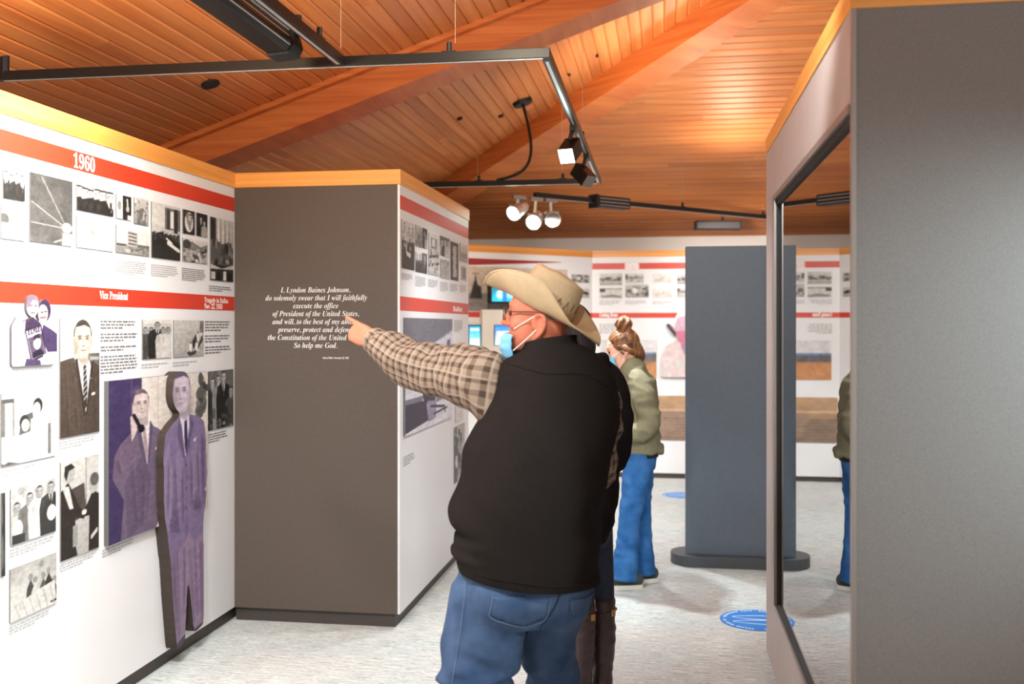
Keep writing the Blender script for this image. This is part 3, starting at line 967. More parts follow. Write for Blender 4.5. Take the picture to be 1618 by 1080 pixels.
def d_platform(p):
    p.grad(186, 222); p.speck(16, 0, .3, .1, 160, 190, op=.5)
    for x, y, c in ((.42, .28, 70), (.52, .36, 200), (.66, .1, 190), (.7, .34, 90), (.82, .28, 60), (.95, .5, 70)): p.ell(x, y, .05, .07, 150); p.poly([(x - .08, y + .22), (x, y + .05), (x + .08, y + .22), (x + .09, y + .45), (x - .09, y + .45)], c)
    p.poly([(0, .78), (.5, .6), (.95, .52), (1, .9), (0, 1)], 214)
    for k in range(6): p.line(.1 + .15 * k, .74 - .03 * k, .2 + .15 * k, 1, .012, 180)
    p.grain(6)


Lw = [
    (93, 155, 503, 692.5, d_portrait, 'large portrait photograph of a man in dark suit and striped tie'),
    (223.6, 269, 504.5, 567, d_five, 'small photograph of women in patterned dresses beside a man in dark suit'),
    (273, 320, 505.6, 564, d_boat, 'small photograph of people in a boat seen from above'),
    (325, 367, 587, 681, d_watch, 'dark photograph of standing men next to the brown partition'),
    (0, 86, 622, 737, d_family, 'bright photograph of a family sitting together with a sheet of paper'),
    (94, 154, 731, 887, d_handshake, 'dark photograph of two men shaking hands'),
    (15, 86, 773, 862, d_officers, 'photograph of five men with round white caps'),
    (14, 87, 900, 984, d_platform, 'lowest photograph of the wall, men on a draped platform'),
    (0, 6, 779, 911, lambda p: (p.grad(70, 50), p.speck(8, 0, 1, .2, 40, 130), p.grain(5)), 'sliver of a dark photograph at the very left edge of the view'),
]
for xl, xr, yt, yb, f, lab in Lw: photo(LW, xl, xr, yt, yb, f, lab, G2)
u0, zt = LW.hit(164, 602); _, zbm = LW.hit(164, 862); u1, _ = LW.hit(322, 600)
p = Pic(170, 300); d_phone(p)
o = link('photograph', board_mesh(p.done(), LW, u0, u1, zbm, zt, 0.001, 0.022, (96, 92, 90)), M['print'])
tag(o, 'large tinted photograph of a man in suit holding a telephone to his ear', 'photograph', G2)


# ---- cut-outs mounted clear of the wall
def d_time(p):
    al = np.zeros(p.X.shape, bool)

    def q(pts, c):
        nonlocal al
        m = p.mask_poly(pts); al |= m; p.put(m, c)

    def e(cx, cy, rx, ry, c):
        nonlocal al
        m = ((p.X - cx) / rx) ** 2 + ((p.Y - cy) / ry) ** 2 <= 1
        al |= m; p.put(m, c)
    q([(0, .45), (.12, .3), (.2, .42), (.3, .36), (.5, .4), (.66, .36), (.86, .5), (1, .55), (1, .9), (.9, 1), (0, 1)], (232, 228, 232))
    q([(.28, .36), (.44, .32), (.6, .4), (.6, .6), (.26, .55)], (66, 52, 76))
    q([(.66, .42), (.86, .5), (.98, .56), (.98, .82), (.76, .82), (.62, .6)], (72, 58, 92))
    e(.43, .17, .13, .15, (214, 198, 202)); q([(.3, .18), (.32, .05), (.42, 0), (.54, .03), (.56, .1), (.44, .08), (.34, .2)], (132, 112, 128))
    e(.70, .22, .14, .16, (64, 50, 72)); e(.66, .27, .11, .13, (218, 202, 204)); p.line(.6, .33, .72, .32, .012, (120, 70, 80)); p.line(.62, .25, .66, .25, .01, (60, 44, 60)); p.line(.7, .24, .74, .24, .01, (60, 44, 60))
    p.line(.38, .16, .42, .16, .01, (80, 60, 70)); p.line(.48, .16, .52, .16, .01, (80, 60, 70)); p.line(.4, .26, .48, .26, .01, (110, 70, 78))
    q([(.1, .35), (.2, .4), (.22, .6), (.08, .55)], (222, 206, 208)); q([(.12, .58), (.28, .62), (.4, .95), (.2, .92)], (214, 204, 210))
    p.poly([(.26, .5), (.62, .42), (.74, .86), (.4, .96)], (52, 40, 58)); p.poly([(.29, .52), (.6, .45), (.71, .84), (.42, .92)], (206, 200, 208))
    p.poly([(.33, .62), (.63, .55), (.70, .84), (.43, .91)], (92, 78, 100)); p.ell(.53, .68, .085, .1, (196, 182, 186)); p.poly([(.44, .66), (.46, .58), (.58, .55), (.6, .62), (.52, .62)], (52, 40, 56)); p.poly([(.44, .82), (.6, .76), (.7, .84), (.43, .91)], (48, 40, 58))
    q([(.66, .86), (.8, .82), (.96, .88), (.9, 1), (.7, .96)], (222, 208, 210)); p.poly([(.3, .9), (.6, .93), (.62, 1), (.26, 1)], (78, 66, 96))
    p.grain(5)
    return al


u0, zt = LW.hit(14, 463); u1, _ = LW.hit(87, 463); _, zbm = LW.hit(14, 579)
p = Pic(104, 150, (230, 226, 230)); al = d_time(p)
al = al.reshape(150, 2, 104, 2).mean((1, 3)) > 0.5
cut = empty('photograph_cutout', LW.pt(u0, zbm)); tag(cut, 'cut-out photograph of a couple holding up a magazine, overlapping the red band', 'cutout')
CT = Plane(LW.o, LW.u, LW.n)
me = board_mesh(p.done(), CT, u0, u1, zbm, zt, 0.002, 0.012, (96, 88, 92), al)
o = link('board', me, M['print'], cut); o.location = -cut.location
lt = lettering('lettering', 'TIME', 'b', LW, u0 + (u1 - u0) * .31, zt - (zt - zbm) * .575, 0.042, M['letter'], cut, fit=(u1 - u0) * .29, off=0.0132, thick=0.0008)
co_ = np.empty(len(lt.data.vertices) * 3); lt.data.vertices.foreach_get('co', co_); co_ = co_.reshape(-1, 3)
co_[:, 2] += (co_[:, 1] - co_[:, 1].min()) * 0.2                       # the magazine is held at a slant
lt.data.vertices.foreach_set('co', co_.ravel()); lt.data.materials.clear(); lt.data.materials.append(mat('magazine_title', (60, 46, 66), 0.5)); lt.location = -cut.location


def d_standing(p):
    al = np.zeros(p.X.shape, bool)

    def q(pts, c, op=1.0, out=True):
        nonlocal al
        m = p.mask_poly(pts)
        if out: al |= m
        else: m &= al
        p.put(m, c, op)

    def e(cx, cy, rx, ry, c):
        nonlocal al
        m = ((p.X - cx) / rx) ** 2 + ((p.Y - cy) / ry) ** 2 <= 1
        al |= m; p.put(m, c)
    tr = (146, 126, 152); tr2 = (120, 100, 130); ja = (130, 114, 150); ja2 = (104, 88, 126); lt = (156, 142, 172)
    q([(.13, .6), (.9, .58), (.93, .75), (.93, .93), (.9, .965), (.7, .975), (.66, .93), (.56, .78), (.53, .80), (.5, .9), (.47, .985), (.3, 1.0), (.27, .95), (.2, .8)], tr)
    q([(.13, .6), (.3, .6), (.34, .8), (.36, .98), (.3, 1), (.2, .8)], tr2, .45); q([(.55, .66), (.62, .66), (.72, .95), (.66, .95)], tr2, .6); q([(.8, .64), (.93, .66), (.93, .93), (.86, .96)], tr2, .4)
    q([(.50, .96), (.47, .985), (.30, 1.0), (.29, .98), (.42, .965)], (70, 56, 70)); q([(.92, .955), (.9, .968), (.7, .978), (.68, .965)], (70, 56, 70))
    q([(.0, .29), (.04, .22), (.2, .185), (.34, .165), (.62, .165), (.78, .175), (.93, .2), (.97, .26), (1, .4), (.98, .5), (.93, .545), (.9, .62), (.7, .635), (.55, .60), (.3, .66), (.14, .66), (.08, .56), (.02, .5)], ja)
    q([(.02, .3), (.12, .24), (.2, .4), (.16, .56), (.08, .56), (.02, .48)], lt, .7); q([(.86, .24), (.96, .28), (.98, .48), (.9, .52), (.84, .4)], ja2, .8)
    q([(.14, .52), (.34, .54), (.36, .58), (.14, .57)], ja2, .8); q([(.66, .48), (.9, .5), (.9, .53), (.66, .52)], ja2, .7); q([(.46, .3), (.5, .3), (.54, .6), (.48, .62)], ja2, .6)
    q([(.3, .24), (.42, .32), (.36, .5), (.24, .42)], lt, .4); q([(.62, .3), (.78, .26), (.8, .44), (.66, .46)], lt, .35)
    q([(.36, .16), (.56, .155), (.58, .22), (.50, .31), (.47, .31), (.40, .23)], (226, 222, 232)); q([(.46, .185), (.52, .18), (.54, .27), (.50, .31), (.465, .27)], (58, 50, 86))
    q([(.34, .165), (.40, .2), (.485, .32), (.44, .32), (.30, .23)], ja2); q([(.6, .16), (.68, .2), (.52, .32), (.5, .31), (.57, .21)], ja2)
    q([(.66, .262), (.74, .25), (.72, .268)], (228, 226, 236)); q([(.93, .455), (.99, .45), (.98, .47)], (226, 216, 222))
    for y in (.345, .43, .5): e(.5, y, .016, .005, (60, 50, 70))
    q([(.30, .1), (.54, .1), (.56, .165), (.5, .185), (.36, .165)], (186, 172, 192))
    e(.40, .082, .2, .068, (204, 190, 204)); e(.585, .085, .028, .02, (186, 166, 186))
    q([(.2, .07), (.22, .022), (.36, .0), (.5, .006), (.6, .04), (.6, .085), (.56, .08), (.53, .04), (.36, .028), (.24, .05)], (92, 78, 104))
    p.face(.40, .078, .39, .148, (206, 192, 206), (84, 66, 88), (96, 82, 108), -.06)
    p.folds(((.12, .32, .1, .5), (.25, .34, .3, .56), (.42, .36, .44, .56), (.62, .34, .64, .5), (.76, .3, .8, .46), (.9, .3, .93, .48), (.3, .66, .36, .95), (.22, .68, .3, .9), (.46, .64, .46, .86), (.7, .64, .78, .93), (.85, .66, .88, .92), (.2, .5, .34, .53), (.7, .49, .86, .52)), (84, 68, 100), (160, 142, 172), .035)
    p.grain(6)
    return al


SF = 0.058
CF = Plane((-2.32 + SF, 0, 0), (0, 1, 0), (1, 0, 0))
u0, zt = CF.hit(258, 588); u1, _ = CF.hit(327, 588); _, zbm = CF.hit(258, 1031)
p = Pic(76, 430, (116, 98, 138)); al = d_standing(p)
al = al.reshape(430, 2, 76, 2).mean((1, 3)) > 0.5
cut = empty('photograph_cutout', LW.pt((u0 + u1) / 2, 0.09)); tag(cut, 'life-size cut-out of a standing man in a purple-tinted suit', 'cutout')
me = board_mesh(p.done(), LW, u0, u1, 0.085, zt, 0.001, SF, (62, 52, 46), al)
o = link('board', me, M['print'], cut); o.location = -cut.location

# ------------------------------------------------------------------ projecting partition with the oath
PX0, PX1, PY0, PY1 = -2.319, -1.395, 5.118, 6.97
part = empty('exhibit_partition', ((PX0 + PX1) / 2, (PY0 + PY1) / 2, 0)); tag(part, 'brown exhibit partition with white oath lettering and a white picture side', 'partition')
off = -Vector(part.location)


def sub(o): o.location = off; return o


sub(box('end_panel', (PX0, PX1 - 0.012, PY0, PY0 + 0.03, 0.075, 2.35), M['brownpanel'], part))
sub(box('side_panel', (PX1 - 0.03, PX1, PY0 + 0.002, PY1, 0.075, 2.35), M['white'], part))
sub(box('core', (PX0, PX1 - 0.03, PY0 + 0.03, PY1, 0.075, 2.34), M['greypanel'], part))
sub(box('wood_fascia', (PX0, PX1 + 0.006, PY0 - 0.008, PY1 + 0.008, 2.35, 2.43), M['fascia'], part, 0.003))
sub(box('kick_board', (PX0, PX1 - 0.03, PY0 + 0.025, PY1 - 0.03, 0.0, 0.075), M['kick'], part))
PF = Plane((0, PY0, 0), (1, 0, 0), (0, -1, 0)); PS = Plane((PX1, 0, 0), (0, 1, 0), (1, 0, 0))
sub(obox('red_band', PS, PY0 + 0.006, PY1 - 0.006, 2.221, 2.296, 0, 0.001, M['red'], part))
sub(obox('red_band', PS, PY0 + 0.006, PY1 - 0.006, 1.683, 1.759, 0, 0.001, M['red'], part))
OATH = [('I, Lyndon Baines Johnson,', 444, 554, 462), ('do solemnly swear that I will faithfully', 420, 580, 474.5), ('execute the office', 463.5, 535, 486.8), ('of President of the United States,', 431, 567.5, 499.3),
        ('and will, to the best of my ability,', 431, 568, 511.8), ('preserve, protect and defend', 440, 558, 524.3), ('the Constitution of the United States.', 423.5, 578, 536.8), ('So help me God.', 464.5, 533, 549.2)]
for s, xl, xr, y in OATH:
    u0, u1, z = on(PF, xl, xr, y)
    sub(lettering('oath_line', s, 'bi', PF, u0, z, 0.0415, M['letter'], part, fit=u1 - u0, thick=-0.0003))
u0, u1, z = on(PF, 510, 551, 566.5)
sub(lettering('oath_line', 'Oath of Office, November 22, 1963', 'b', PF, u0, z, 0.015, M['letter'], part, fit=u1 - u0))
u0, u1, z = on(PS, 715.5, 730, 488)
sub(lettering('lettering', 'Ballot', 'b', PS, u0, 1.700, 0.046, M['letter'], part, fit=u1 - u0, thick=0.0006))
for (xl, xr, yt, yb, n) in ((634, 653, 430, 441, 4), (656, 673, 435, 452, 6), (676, 692, 440, 453, 5), (695, 708, 444, 460, 6), (711, 723, 447, 460, 5), (726, 737, 449, 461, 5), (717, 731, 505, 524, 7), (637, 655, 721, 738, 4)):
    sub(para_px(PS, xl, xr, yt, yb, n, part, M['inklight']))
G3 = 'photographs on the white side of the brown partition'


def d_dark_table(p):
    p.grad(226, 60); p.rect(0, .0, 1, .22, 220); p.man(.2, .05, .2, 205, 200, 50, shirt=0); p.man(.55, .12, .2, 215, 200, 50, shirt=0); p.man(.85, .1, .2, 200, 190, 60, shirt=0)
    p.rect(0, .42, 1, 1, 52); p.speck(14, .35, .6, .05, 60, 230); p.poly([(.3, .62), (.7, .66), (.66, .76), (.36, .72)], 226); p.grain(6)


def d_letter(p):
    p.grad(52, 48)
    for k in range(12): p.ell(.5 + rng.uniform(-.05, .05), .13 + k * .068, .26 + rng.uniform(-.05, .05), .033, 205)
    p.grain(6)


def d_rows(p):
    p.grad(224, 180); p.rect(.2, .1, .75, .35, 120); p.rect(.3, .12, .6, .3, 220)
    for k in range(5): p.poly([(0, .45 + .1 * k), (1, .36 + .1 * k), (1, .42 + .1 * k), (0, .52 + .1 * k)], 60 if k % 2 else 200)
    p.speck(30, .4, .9, .06, 40, 235); p.grain(6)


PSL = [
    (634, 654, 346, 423, d_dark_table, 'dark photograph of a signing table, nearest the corner of the brown partition'),
    (656, 666, 355, 388.6, d_flower, 'tiny pale photograph, upper left of a block of four on the partition side'),
    (667, 674, 359.5, 391.5, d_couple, 'tiny dark photograph, upper right of a block of four on the partition side'),
    (656, 665.5, 397, 429, d_group(2, 60, (230, 200), .3, .1), 'tiny photograph of two figures, lower left of a block of four'),
    (666.5, 674, 399, 431, d_group(1, 60, (120, 60), .4, .1), 'tiny grey photograph, lower right of a block of four'),
    (676.5, 693, 367, 433, d_rows, 'photograph of seated rows of people on the partition side'),
    (695, 709.5, 372, 403, d_group(3, 45, (90, 60), .35, .1, 2), 'dark photograph of three people above another trio'),
    (695, 709.5, 408, 438.5, d_group(3, 170, (190, 150), .35, .1), 'pale photograph of three people below the dark trio'),
    (711.5, 723.5, 380.5, 441.5, d_letter, 'dark photograph with a tall pale column of lettering'),
    (726, 738, 383.5, 412, lambda p: (p.grad(226, 170), p.rect(.1, .5, .9, .8, 150), p.grain(5)), 'pale photograph at the far upper end of the partition side'),
    (729, 736, 420, 442, lambda p: (p.grad(205, 200), p.rect(.2, .1, .8, .9, 130), p.grain(5)), 'small grey print below the pale photograph at the far end'),
]
for xl, xr, yt, yb, f, lab in PSL: photo(PS, xl, xr, yt, yb, f, lab, G3, off=0.004, res=1.6)


def d_office(p):
    p.grad((150, 150, 168), (228, 226, 236)); p.poly([(0, 0), (1, 0), (1, .1), (.4, .28), (0, .3)], (112, 112, 124)); p.poly([(.35, .3), (1, .12), (1, .16), (.35, .34)], (206, 206, 220))
    p.poly([(0, .3), (.4, .26), (1, .14), (1, .62), (0, .66)], (214, 212, 226)); p.poly([(.72, .3), (.8, .28), (.8, .56), (.72, .56)], (180, 178, 196)); p.poly([(.86, .22), (.94, .2), (.94, .6), (.86, .58)], (92, 90, 106))
    p.poly([(0, .66), (1, .6), (1, 1), (0, 1)], (232, 230, 240)); p.ell(.14, .69, .22, .04, (226, 224, 236)); p.poly([(0, .7), (.34, .7), (.3, .78), (0, .76)], (120, 116, 136))
    dk = (42, 38, 62)
    p.poly([(.3, .60), (.5, .58), (.58, .68), (.6, .8), (.48, .82), (.34, .74)], dk); p.ell(.36, .575, .06, .035, (150, 140, 158)); p.poly([(0, .74), (.4, .75), (.44, .94), (0, .985)], dk)
    p.poly([(.42, .76), (.62, .78), (.6, .94), (.44, .96)], (150, 146, 170)); p.line(.5, .82, .8, .86, .012, dk); p.line(.56, .9, .86, .88, .01, dk); p.line(.8, .86, .82, .92, .01, dk); p.poly([(.6, .66), (.78, .64), (.78, .78), (.62, .8)], (120, 114, 144)); p.poly([(.84, .66), (.98, .62), (.98, .8), (.86, .82)], dk); p.grain(6)


photo(PS, 637, 712, 501.6, 689, d_office, 'large photograph of an office with a dark chair, behind the pointing arm', G3, off=0.012, res=1.5)
photo(PS, 717, 733, 676, 764, lambda p: (p.grad(190, 150), p.rect(.0, .3, .3, 1, 40), p.speck(30, 0, 1, .12, 30, 235), p.grain(7)), 'narrow speckled photograph low on the partition side, beside the vest', G3, off=0.006, res=1.5)
photo(PS, 719, 731, 620, 668, lambda p: (p.grad(226, 222), p.grain(3)), 'pale blank print above the narrow speckled photograph', G3, off=0.003, res=1.2)

# ------------------------------------------------------------------ far exhibit walls
C0 = (-0.78, 10.60)                                         # inner corner between the two far walls
BW = Plane((C0[0], C0[1], 0), (1, 0, 0), (0, -1, 0))
dgv = Vector((C0[0] + 1.91, C0[1] - 9.59, 0)).normalized()
DW = Plane((C0[0], C0[1], 0), dgv, (dgv.y, -dgv.x, 0))


def far_wall(name, pl, u0, u1, fas):
    w = obox(name, pl, u0, u1, 0.055, 2.33, -0.10, 0.0, M['white']); tag(w, kind='structure')
    obox('wood_fascia', pl, u0, u1, 2.33, 2.40, -0.11, 0.006, fas, w)
    obox('kick_board', pl, u0, u1, 0.0, 0.055, -0.09, -0.02, M['kick'], w)
    return w


wall_right = far_wall('wall_far_right', BW, 0.0, 4.0, M['fasciaback'])
wall_diag = far_wall('wall_far_left', DW, -2.6, 0.0, M['fasciaback'])


def zpx(pl, px, py): return pl.hit(px, py)[1]


zA, zB = zpx(BW, 960, 425.4), zpx(BW, 960, 415.6)
zC, zD = zpx(BW, 960, 502), zpx(BW, 960, 494)
ua = BW.hit(987, 420)[0]; ub = BW.hit(1010, 420)[0]
obox('red_band', BW, 0.0, ua, zA, zB, 0, 0.002, M['red'], wall_right)
obox('red_band', BW, ub, 4.0, zA, zB, 0, 0.002, M['red'], wall_right)
obox('heading_tab', BW, ua, ub, zA - 0.004, zB + 0.004, 0, 0.0016, mat('pink_tab', (232, 196, 192), 0.5), wall_right)
lettering('lettering', '1970', 'b', BW, ua + 0.012, zA + 0.004, (zB - zA) * 1.25, M['letter'], wall_right, fit=ub - ua - 0.024, off=0.003, thick=0.003)
ue = BW.hit(1071, 498)[0]
v = [BW.pt(0, zC, .002), BW.pt(ue - .03, zC, .002), BW.pt(ue, zD, .002), BW.pt(0, zD, .002), BW.pt(0, zC, 0), BW.pt(ue - .03, zC, 0), BW.pt(ue, zD, 0), BW.pt(0, zD, 0)]
link('red_band', mesh_from(v, [(0, 1, 2, 3), (0, 4, 5, 1), (1, 5, 6, 2), (2, 6, 7, 3), (3, 7, 4, 0)]), M['red'], wall_right)
u0, u1, z = on(BW, 947, 976, 500)
lettering('lettering', 'Coming Home', 'b', BW, u0, zC + 0.014, 0.058, M['letter'], wall_right, fit=u1 - u0, off=0.003, thick=0.0012)
zC2, zD2 = zpx(DW, 748, 503), zpx(DW, 748, 492.5)
obox('red_band', DW, -2.6, 0.0, zC, zD, 0, 0.002, M['red'], wall_diag)
za = zpx(DW, 745, 419); zbb = zpx(DW, 745, 409.5); ul = DW.hit(741, 415)[0]; ur = DW.hit(886, 415)[0]
q6 = [(-2.6, zA), (ul + .05, zA), (ur, zB - .006), (ur, zB), (ul + .05, zB), (-2.6, zB)]
v = [DW.pt(a_, b_, .002) for a_, b_ in q6] + [DW.pt(a_, b_, 0) for a_, b_ in q6]
link('red_band', mesh_from(v, [tuple(range(6))] + [(i, 6 + i, 6 + (i + 1) % 6, (i + 1) % 6) for i in range(6)]), M['darkred'], wall_diag)

G4 = 'photographs on the far white wall'


def d_trees(p): p.grad(216, 190); p.rect(0, .55, 1, .62, 120); p.speck(16, .35, .62, .09, 40, 130); p.rect(0, .8, 1, .86, 150); p.grain(5)
def d_barn(p): p.grad(226, 214); p.rect(0, .08, 1, .16, 120); p.rect(0, .08, .25, .4, 60); p.poly([(.1, .75), (.6, .6), (1, .8), (1, .9), (.1, .9)], 140); p.grain(5)
def d_ranch(p): p.grad(226, 200); p.rect(.0, .1, .15, .5, 90); p.rect(.2, .3, .9, .55, 150); p.speck(10, .3, .8, .07, 90, 200); p.grain(5)
def d_people(p): p.grad(200, 170); p.speck(26, .15, .95, .1, 60, 220); p.ell(.4, .45, .12, .22, 232); p.grain(5)
def d_pale(p): p.grad(232, 224); p.line(.3, .7, .6, .4, .04, 170); p.poly([(.1, .6), (.5, .5), (.55, .8), (.1, .85)], 205); p.grain(4)


BWL = [
    (947.5, 983, 432, 451, d_trees, 'small photograph of trees, upper left under the heading 1970'),
    (947.5, 983, 454.5, 471.5, d_barn, 'small photograph of a pale field, lower left under the heading 1970'),
    (988, 1017, 432, 447.5, d_ranch, 'small photograph of a low building, directly under the heading 1970'),
    (988, 1025, 449.5, 470, d_people, 'small photograph of a crowd, second column under the heading 1970'),
    (1031, 1062, 433, 446.5, d_pale, 'very pale upper photograph in the third column of the far wall'),
    (1031, 1062, 456, 470, d_pale, 'very pale lower photograph in the third column of the far wall'),
    (1070, 1100, 433, 449, d_trees, 'upper photograph half hidden by the slate partition'),
    (1070, 1100, 454, 470, d_ranch, 'lower photograph half hidden by the slate partition'),
]
for xl, xr, yt, yb, f, lab in BWL: photo(BW, xl, xr, yt, yb, f, lab, G4, off=0.006, res=1.2)
for (xl, xr, yt, yb, n) in ((947, 982, 474, 482, 4), (988, 1024, 474, 481, 4), (1031, 1064, 475, 481, 3), (947, 984, 511, 527, 6)):
    para_px(BW, xl, xr, yt, yb, n, wall_right, M['inklight'])


def d_land(p):
    p.grad((224, 222, 226), (226, 222, 222)); p.rect(0, .32, 1, .38, (120, 150, 200)); p.rect(0, .37, 1, .56, (112, 104, 112)); p.rect(0, .55, 1, 1, (206, 146, 98)); p.speck(14, .4, .56, .07, 90, 140, op=.6)
    p.rect(0, .55, 1, .6, (190, 126, 92), .6); p.grain(5)


photo(BW, 948, 1037, 537, 597, d_land, 'wide landscape print with blue horizon and orange ground', G4, off=0.01, res=1.0)


def d_wood(p):
    p.grad((196, 158, 122), (150, 122, 102)); p.rect(0, .3, 1, .34, (214, 176, 140)); p.rect(0, .48, 1, 1, (146, 122, 106)); p.poly([(.1, .34), (.4, .34), (.36, .9), (.14, .9)], (160, 134, 116))
    for k in range(7): p.line(0, .5 + .07 * k, 1, .52 + .07 * k, .006, (122, 100, 88))
    p.grain(5)


uw0 = BW.hit(937, 625)[0]; zt = zpx(BW, 1060, 625); zbm = zpx(BW, 1060, 695)
p = Pic(200, 64); d_wood(p)
o = link('mural_print', board_mesh(p.done(), BW, 0.02, 2.6, zbm, zt, 0.001, 0.008, (150, 130, 110)), M['print'])
tag(o, 'long brown wood-toned mural strip low on the far wall', 'mural')


def d_rider(p):
    al = np.zeros(p.X.shape, bool)
    for pts, c in (([(.0, 1), (.06, .62), (.14, .5), (.32, .42), (.62, .42), (.86, .5), (1, .62), (1, 1)], (226, 206, 206)),
                   ([(.12, .16), (.2, .14), (.3, .22), (.36, .04), (.56, .0), (.72, .05), (.76, .2), (.92, .14), (.96, .18), (.78, .3), (.3, .3)], (208, 174, 196)),
                   ([(.12, .16), (.18, .13), (.34, .3), (.3, .36)], (78, 70, 70)),
                   ([(.32, .26), (.76, .26), (.74, .44), (.54, .52), (.38, .44)], (206, 126, 150))):
        m = p.mask_poly(pts); al |= m; p.put(m, c)
    p.poly([(.4, .46), (.56, .5), (.5, .66)], (150, 120, 176), .7); p.speck(8, .55, .95, .08, 190, 225, op=.5); p.grain(5)
    return al


u0, zt = BW.hit(1042, 497); u1, _ = BW.hit(1122, 497); _, zbm = BW.hit(1042, 595)
p = Pic(90, 110, (224, 206, 206)); al = d_rider(p); al = al.reshape(110, 2, 90, 2).mean((1, 3)) > 0.5
o = link('photograph_cutout', board_mesh(p.done(), BW, u0, u1, zbm, zt, 0.001, 0.04, (120, 112, 110), al), M['print'])
tag(o, 'pale cut-out of a person in a wide-brimmed hat beside the slate partition', 'cutout')

# far left wall: mural, hanging screen, lower screens
G5 = 'glowing screens on the far left wall'


def d_ship(p):
    p.grad((214, 196, 180), (196, 180, 172)); p.rect(0, .6, 1, 1, (150, 138, 136)); p.speck(30, .6, 1, .05, 110, 170, op=.5)
    p.poly([(.02, .72), (.05, .45), (.07, .3), (.075, .14), (.085, .3), (.1, .42), (.13, .45), (.14, .72)], (66, 60, 60)); p.line(.05, .16, .11, .16, .006, (90, 80, 78)); p.grain(5)


photo(DW, 738, 896, 420, 491, d_ship, 'faded mural of a ship mast on the far left wall', G4, off=0.006, res=0.9)
photo(DW, 903, 931, 433, 446, d_people, 'upper small dark photograph by the far inner corner', G4, off=0.006, res=1.2)
photo(DW, 903, 931, 455, 470, d_trees, 'lower small dark photograph by the far inner corner', G4, off=0.006, res=1.2)


def screen(pl, xl, xr, yt, yb, draw, label, gain, casing=0.02, depth=(0.01, 0.05), name='display_screen'):
    u0, zt = pl.hit(xl, yt); u1, _ = pl.hit(xr, yt); zbm = pl.hit(xl, yb)[1]
    t = empty(name, pl.pt((u0 + u1) / 2, zbm)); tag(t, label, 'screen', G5)
    c = obox('casing', pl, u0 - casing, u1 + casing, zbm - casing, zt + casing, depth[0], depth[1], M['blackmatte'], t, 0.004); c.location = -t.location
    p = Pic(40, 40); draw(p)
    m = bpy.data.materials.new('screen_picture'); m.use_nodes = True; b = m.node_tree.nodes['Principled BSDF']
    a = m.node_tree.nodes.new('ShaderNodeAttribute'); a.attribute_name = 'tone'
    b.inputs['Base Color'].default_value = (0.01, 0.01, 0.01, 1)
    m.node_tree.links.new(a.outputs['Color'], b.inputs['Emission Color']); b.inputs['Emission Strength'].default_value = gain
    s = link('screen', board_mesh(p.done(), pl, u0, u1, zbm, zt, depth[1] - 0.002, depth[1] + 0.002), m, t); s.location = -t.location
    return t


DT = Plane(DW.o + DW.n * 0.12, DW.u, DW.n)
tv = screen(DT, 773, 827, 436, 476, lambda p: (p.grad((20, 70, 90), (30, 190, 215)), p.rect(0, 0, 1, .42, (22, 40, 42)), p.ell(.25, .72, .13, .18, (190, 240, 255)), p.poly([(.36, .55), (1, .62), (1, .9), (.45, .85)], (150, 235, 250)), p.rect(.3, .5, .42, 1, (40, 120, 190))),
            'hanging screen with a cyan picture above the hat brim', 1.5)
b_ = obox('wall_bracket', DT, DT.hit(790, 450)[0], DT.hit(810, 450)[0], DT.hit(800, 470)[1], DT.hit(800, 445)[1], -0.12, 0.012, M['blackmatte'], tv); b_.location = -tv.location
screen(DW, 739, 756, 515, 551, lambda p: (p.grad((40, 160, 215), (200, 245, 250)), p.rect(.1, .1, .9, .2, (235, 250, 255)), p.rect(.1, .55, .9, .92, (235, 250, 255))), 'narrow glowing screen beside the partition corner', 1.5, 0.012, (0.0, 0.03))
wb_ = obox('white_board', DW, DW.hit(758, 500)[0], DW.hit(884, 500)[0], 0.9, DW.hit(770, 489)[1], 0.002, 0.05, M['outer']); tag(wb_, 'large cream board mounted behind the man in the hat', 'board')
DB = Plane(DW.o + DW.n * 0.05, DW.u, DW.n)
screen(DB, 781, 813, 514, 545, lambda p: (p.grad((40, 120, 225), (210, 225, 255)), p.rect(.1, .3, .95, .92, (238, 242, 255))), 'square glowing screen in front of the face mask', 1.6, 0.006, (0.001, 0.012))

# ------------------------------------------------------------------ slate partition on an oval-ended plinth
sp_ = empty('slate_partition', (0.55, 6.9, 0)); tag(sp_, 'tall slate-grey freestanding partition on a rounded plinth', 'partition')
s_ = box('slab', (0.127, 0.98, 6.79, 6.95, 0.07, 2.135), M['slate'], sp_, 0.004); s_.location = -sp_.location
cy, r_ = 6.87, 0.16
pts = [(0.98 - 0.06 + r_ * math.cos(a), cy + r_ * math.sin(a)) for a in np.linspace(-PI / 2, PI / 2, 14)] + [(0.127 + 0.06 + r_ * math.cos(a), cy + r_ * math.sin(a)) for a in np.linspace(PI / 2, 3 * PI / 2, 14)]
pl_ = prism('plinth', pts, 0.0, 0.074, M['plinth'], sp_); pl_.location = -sp_.location
bevel_mesh(pl_.data, 0.004, 1)

# ------------------------------------------------------------------ display case on the right
CX = 0.473; CY0 = 2.68; CY1 = 4.90; CE = 2.10; GX = 0.487
case = empty('display_case', (1.2, 3.7, 0)); tag(case, 'grey glazed display case with a wood top edge, partly cut by the right border', 'display case')


def sc(o): o.location = -case.location; return o


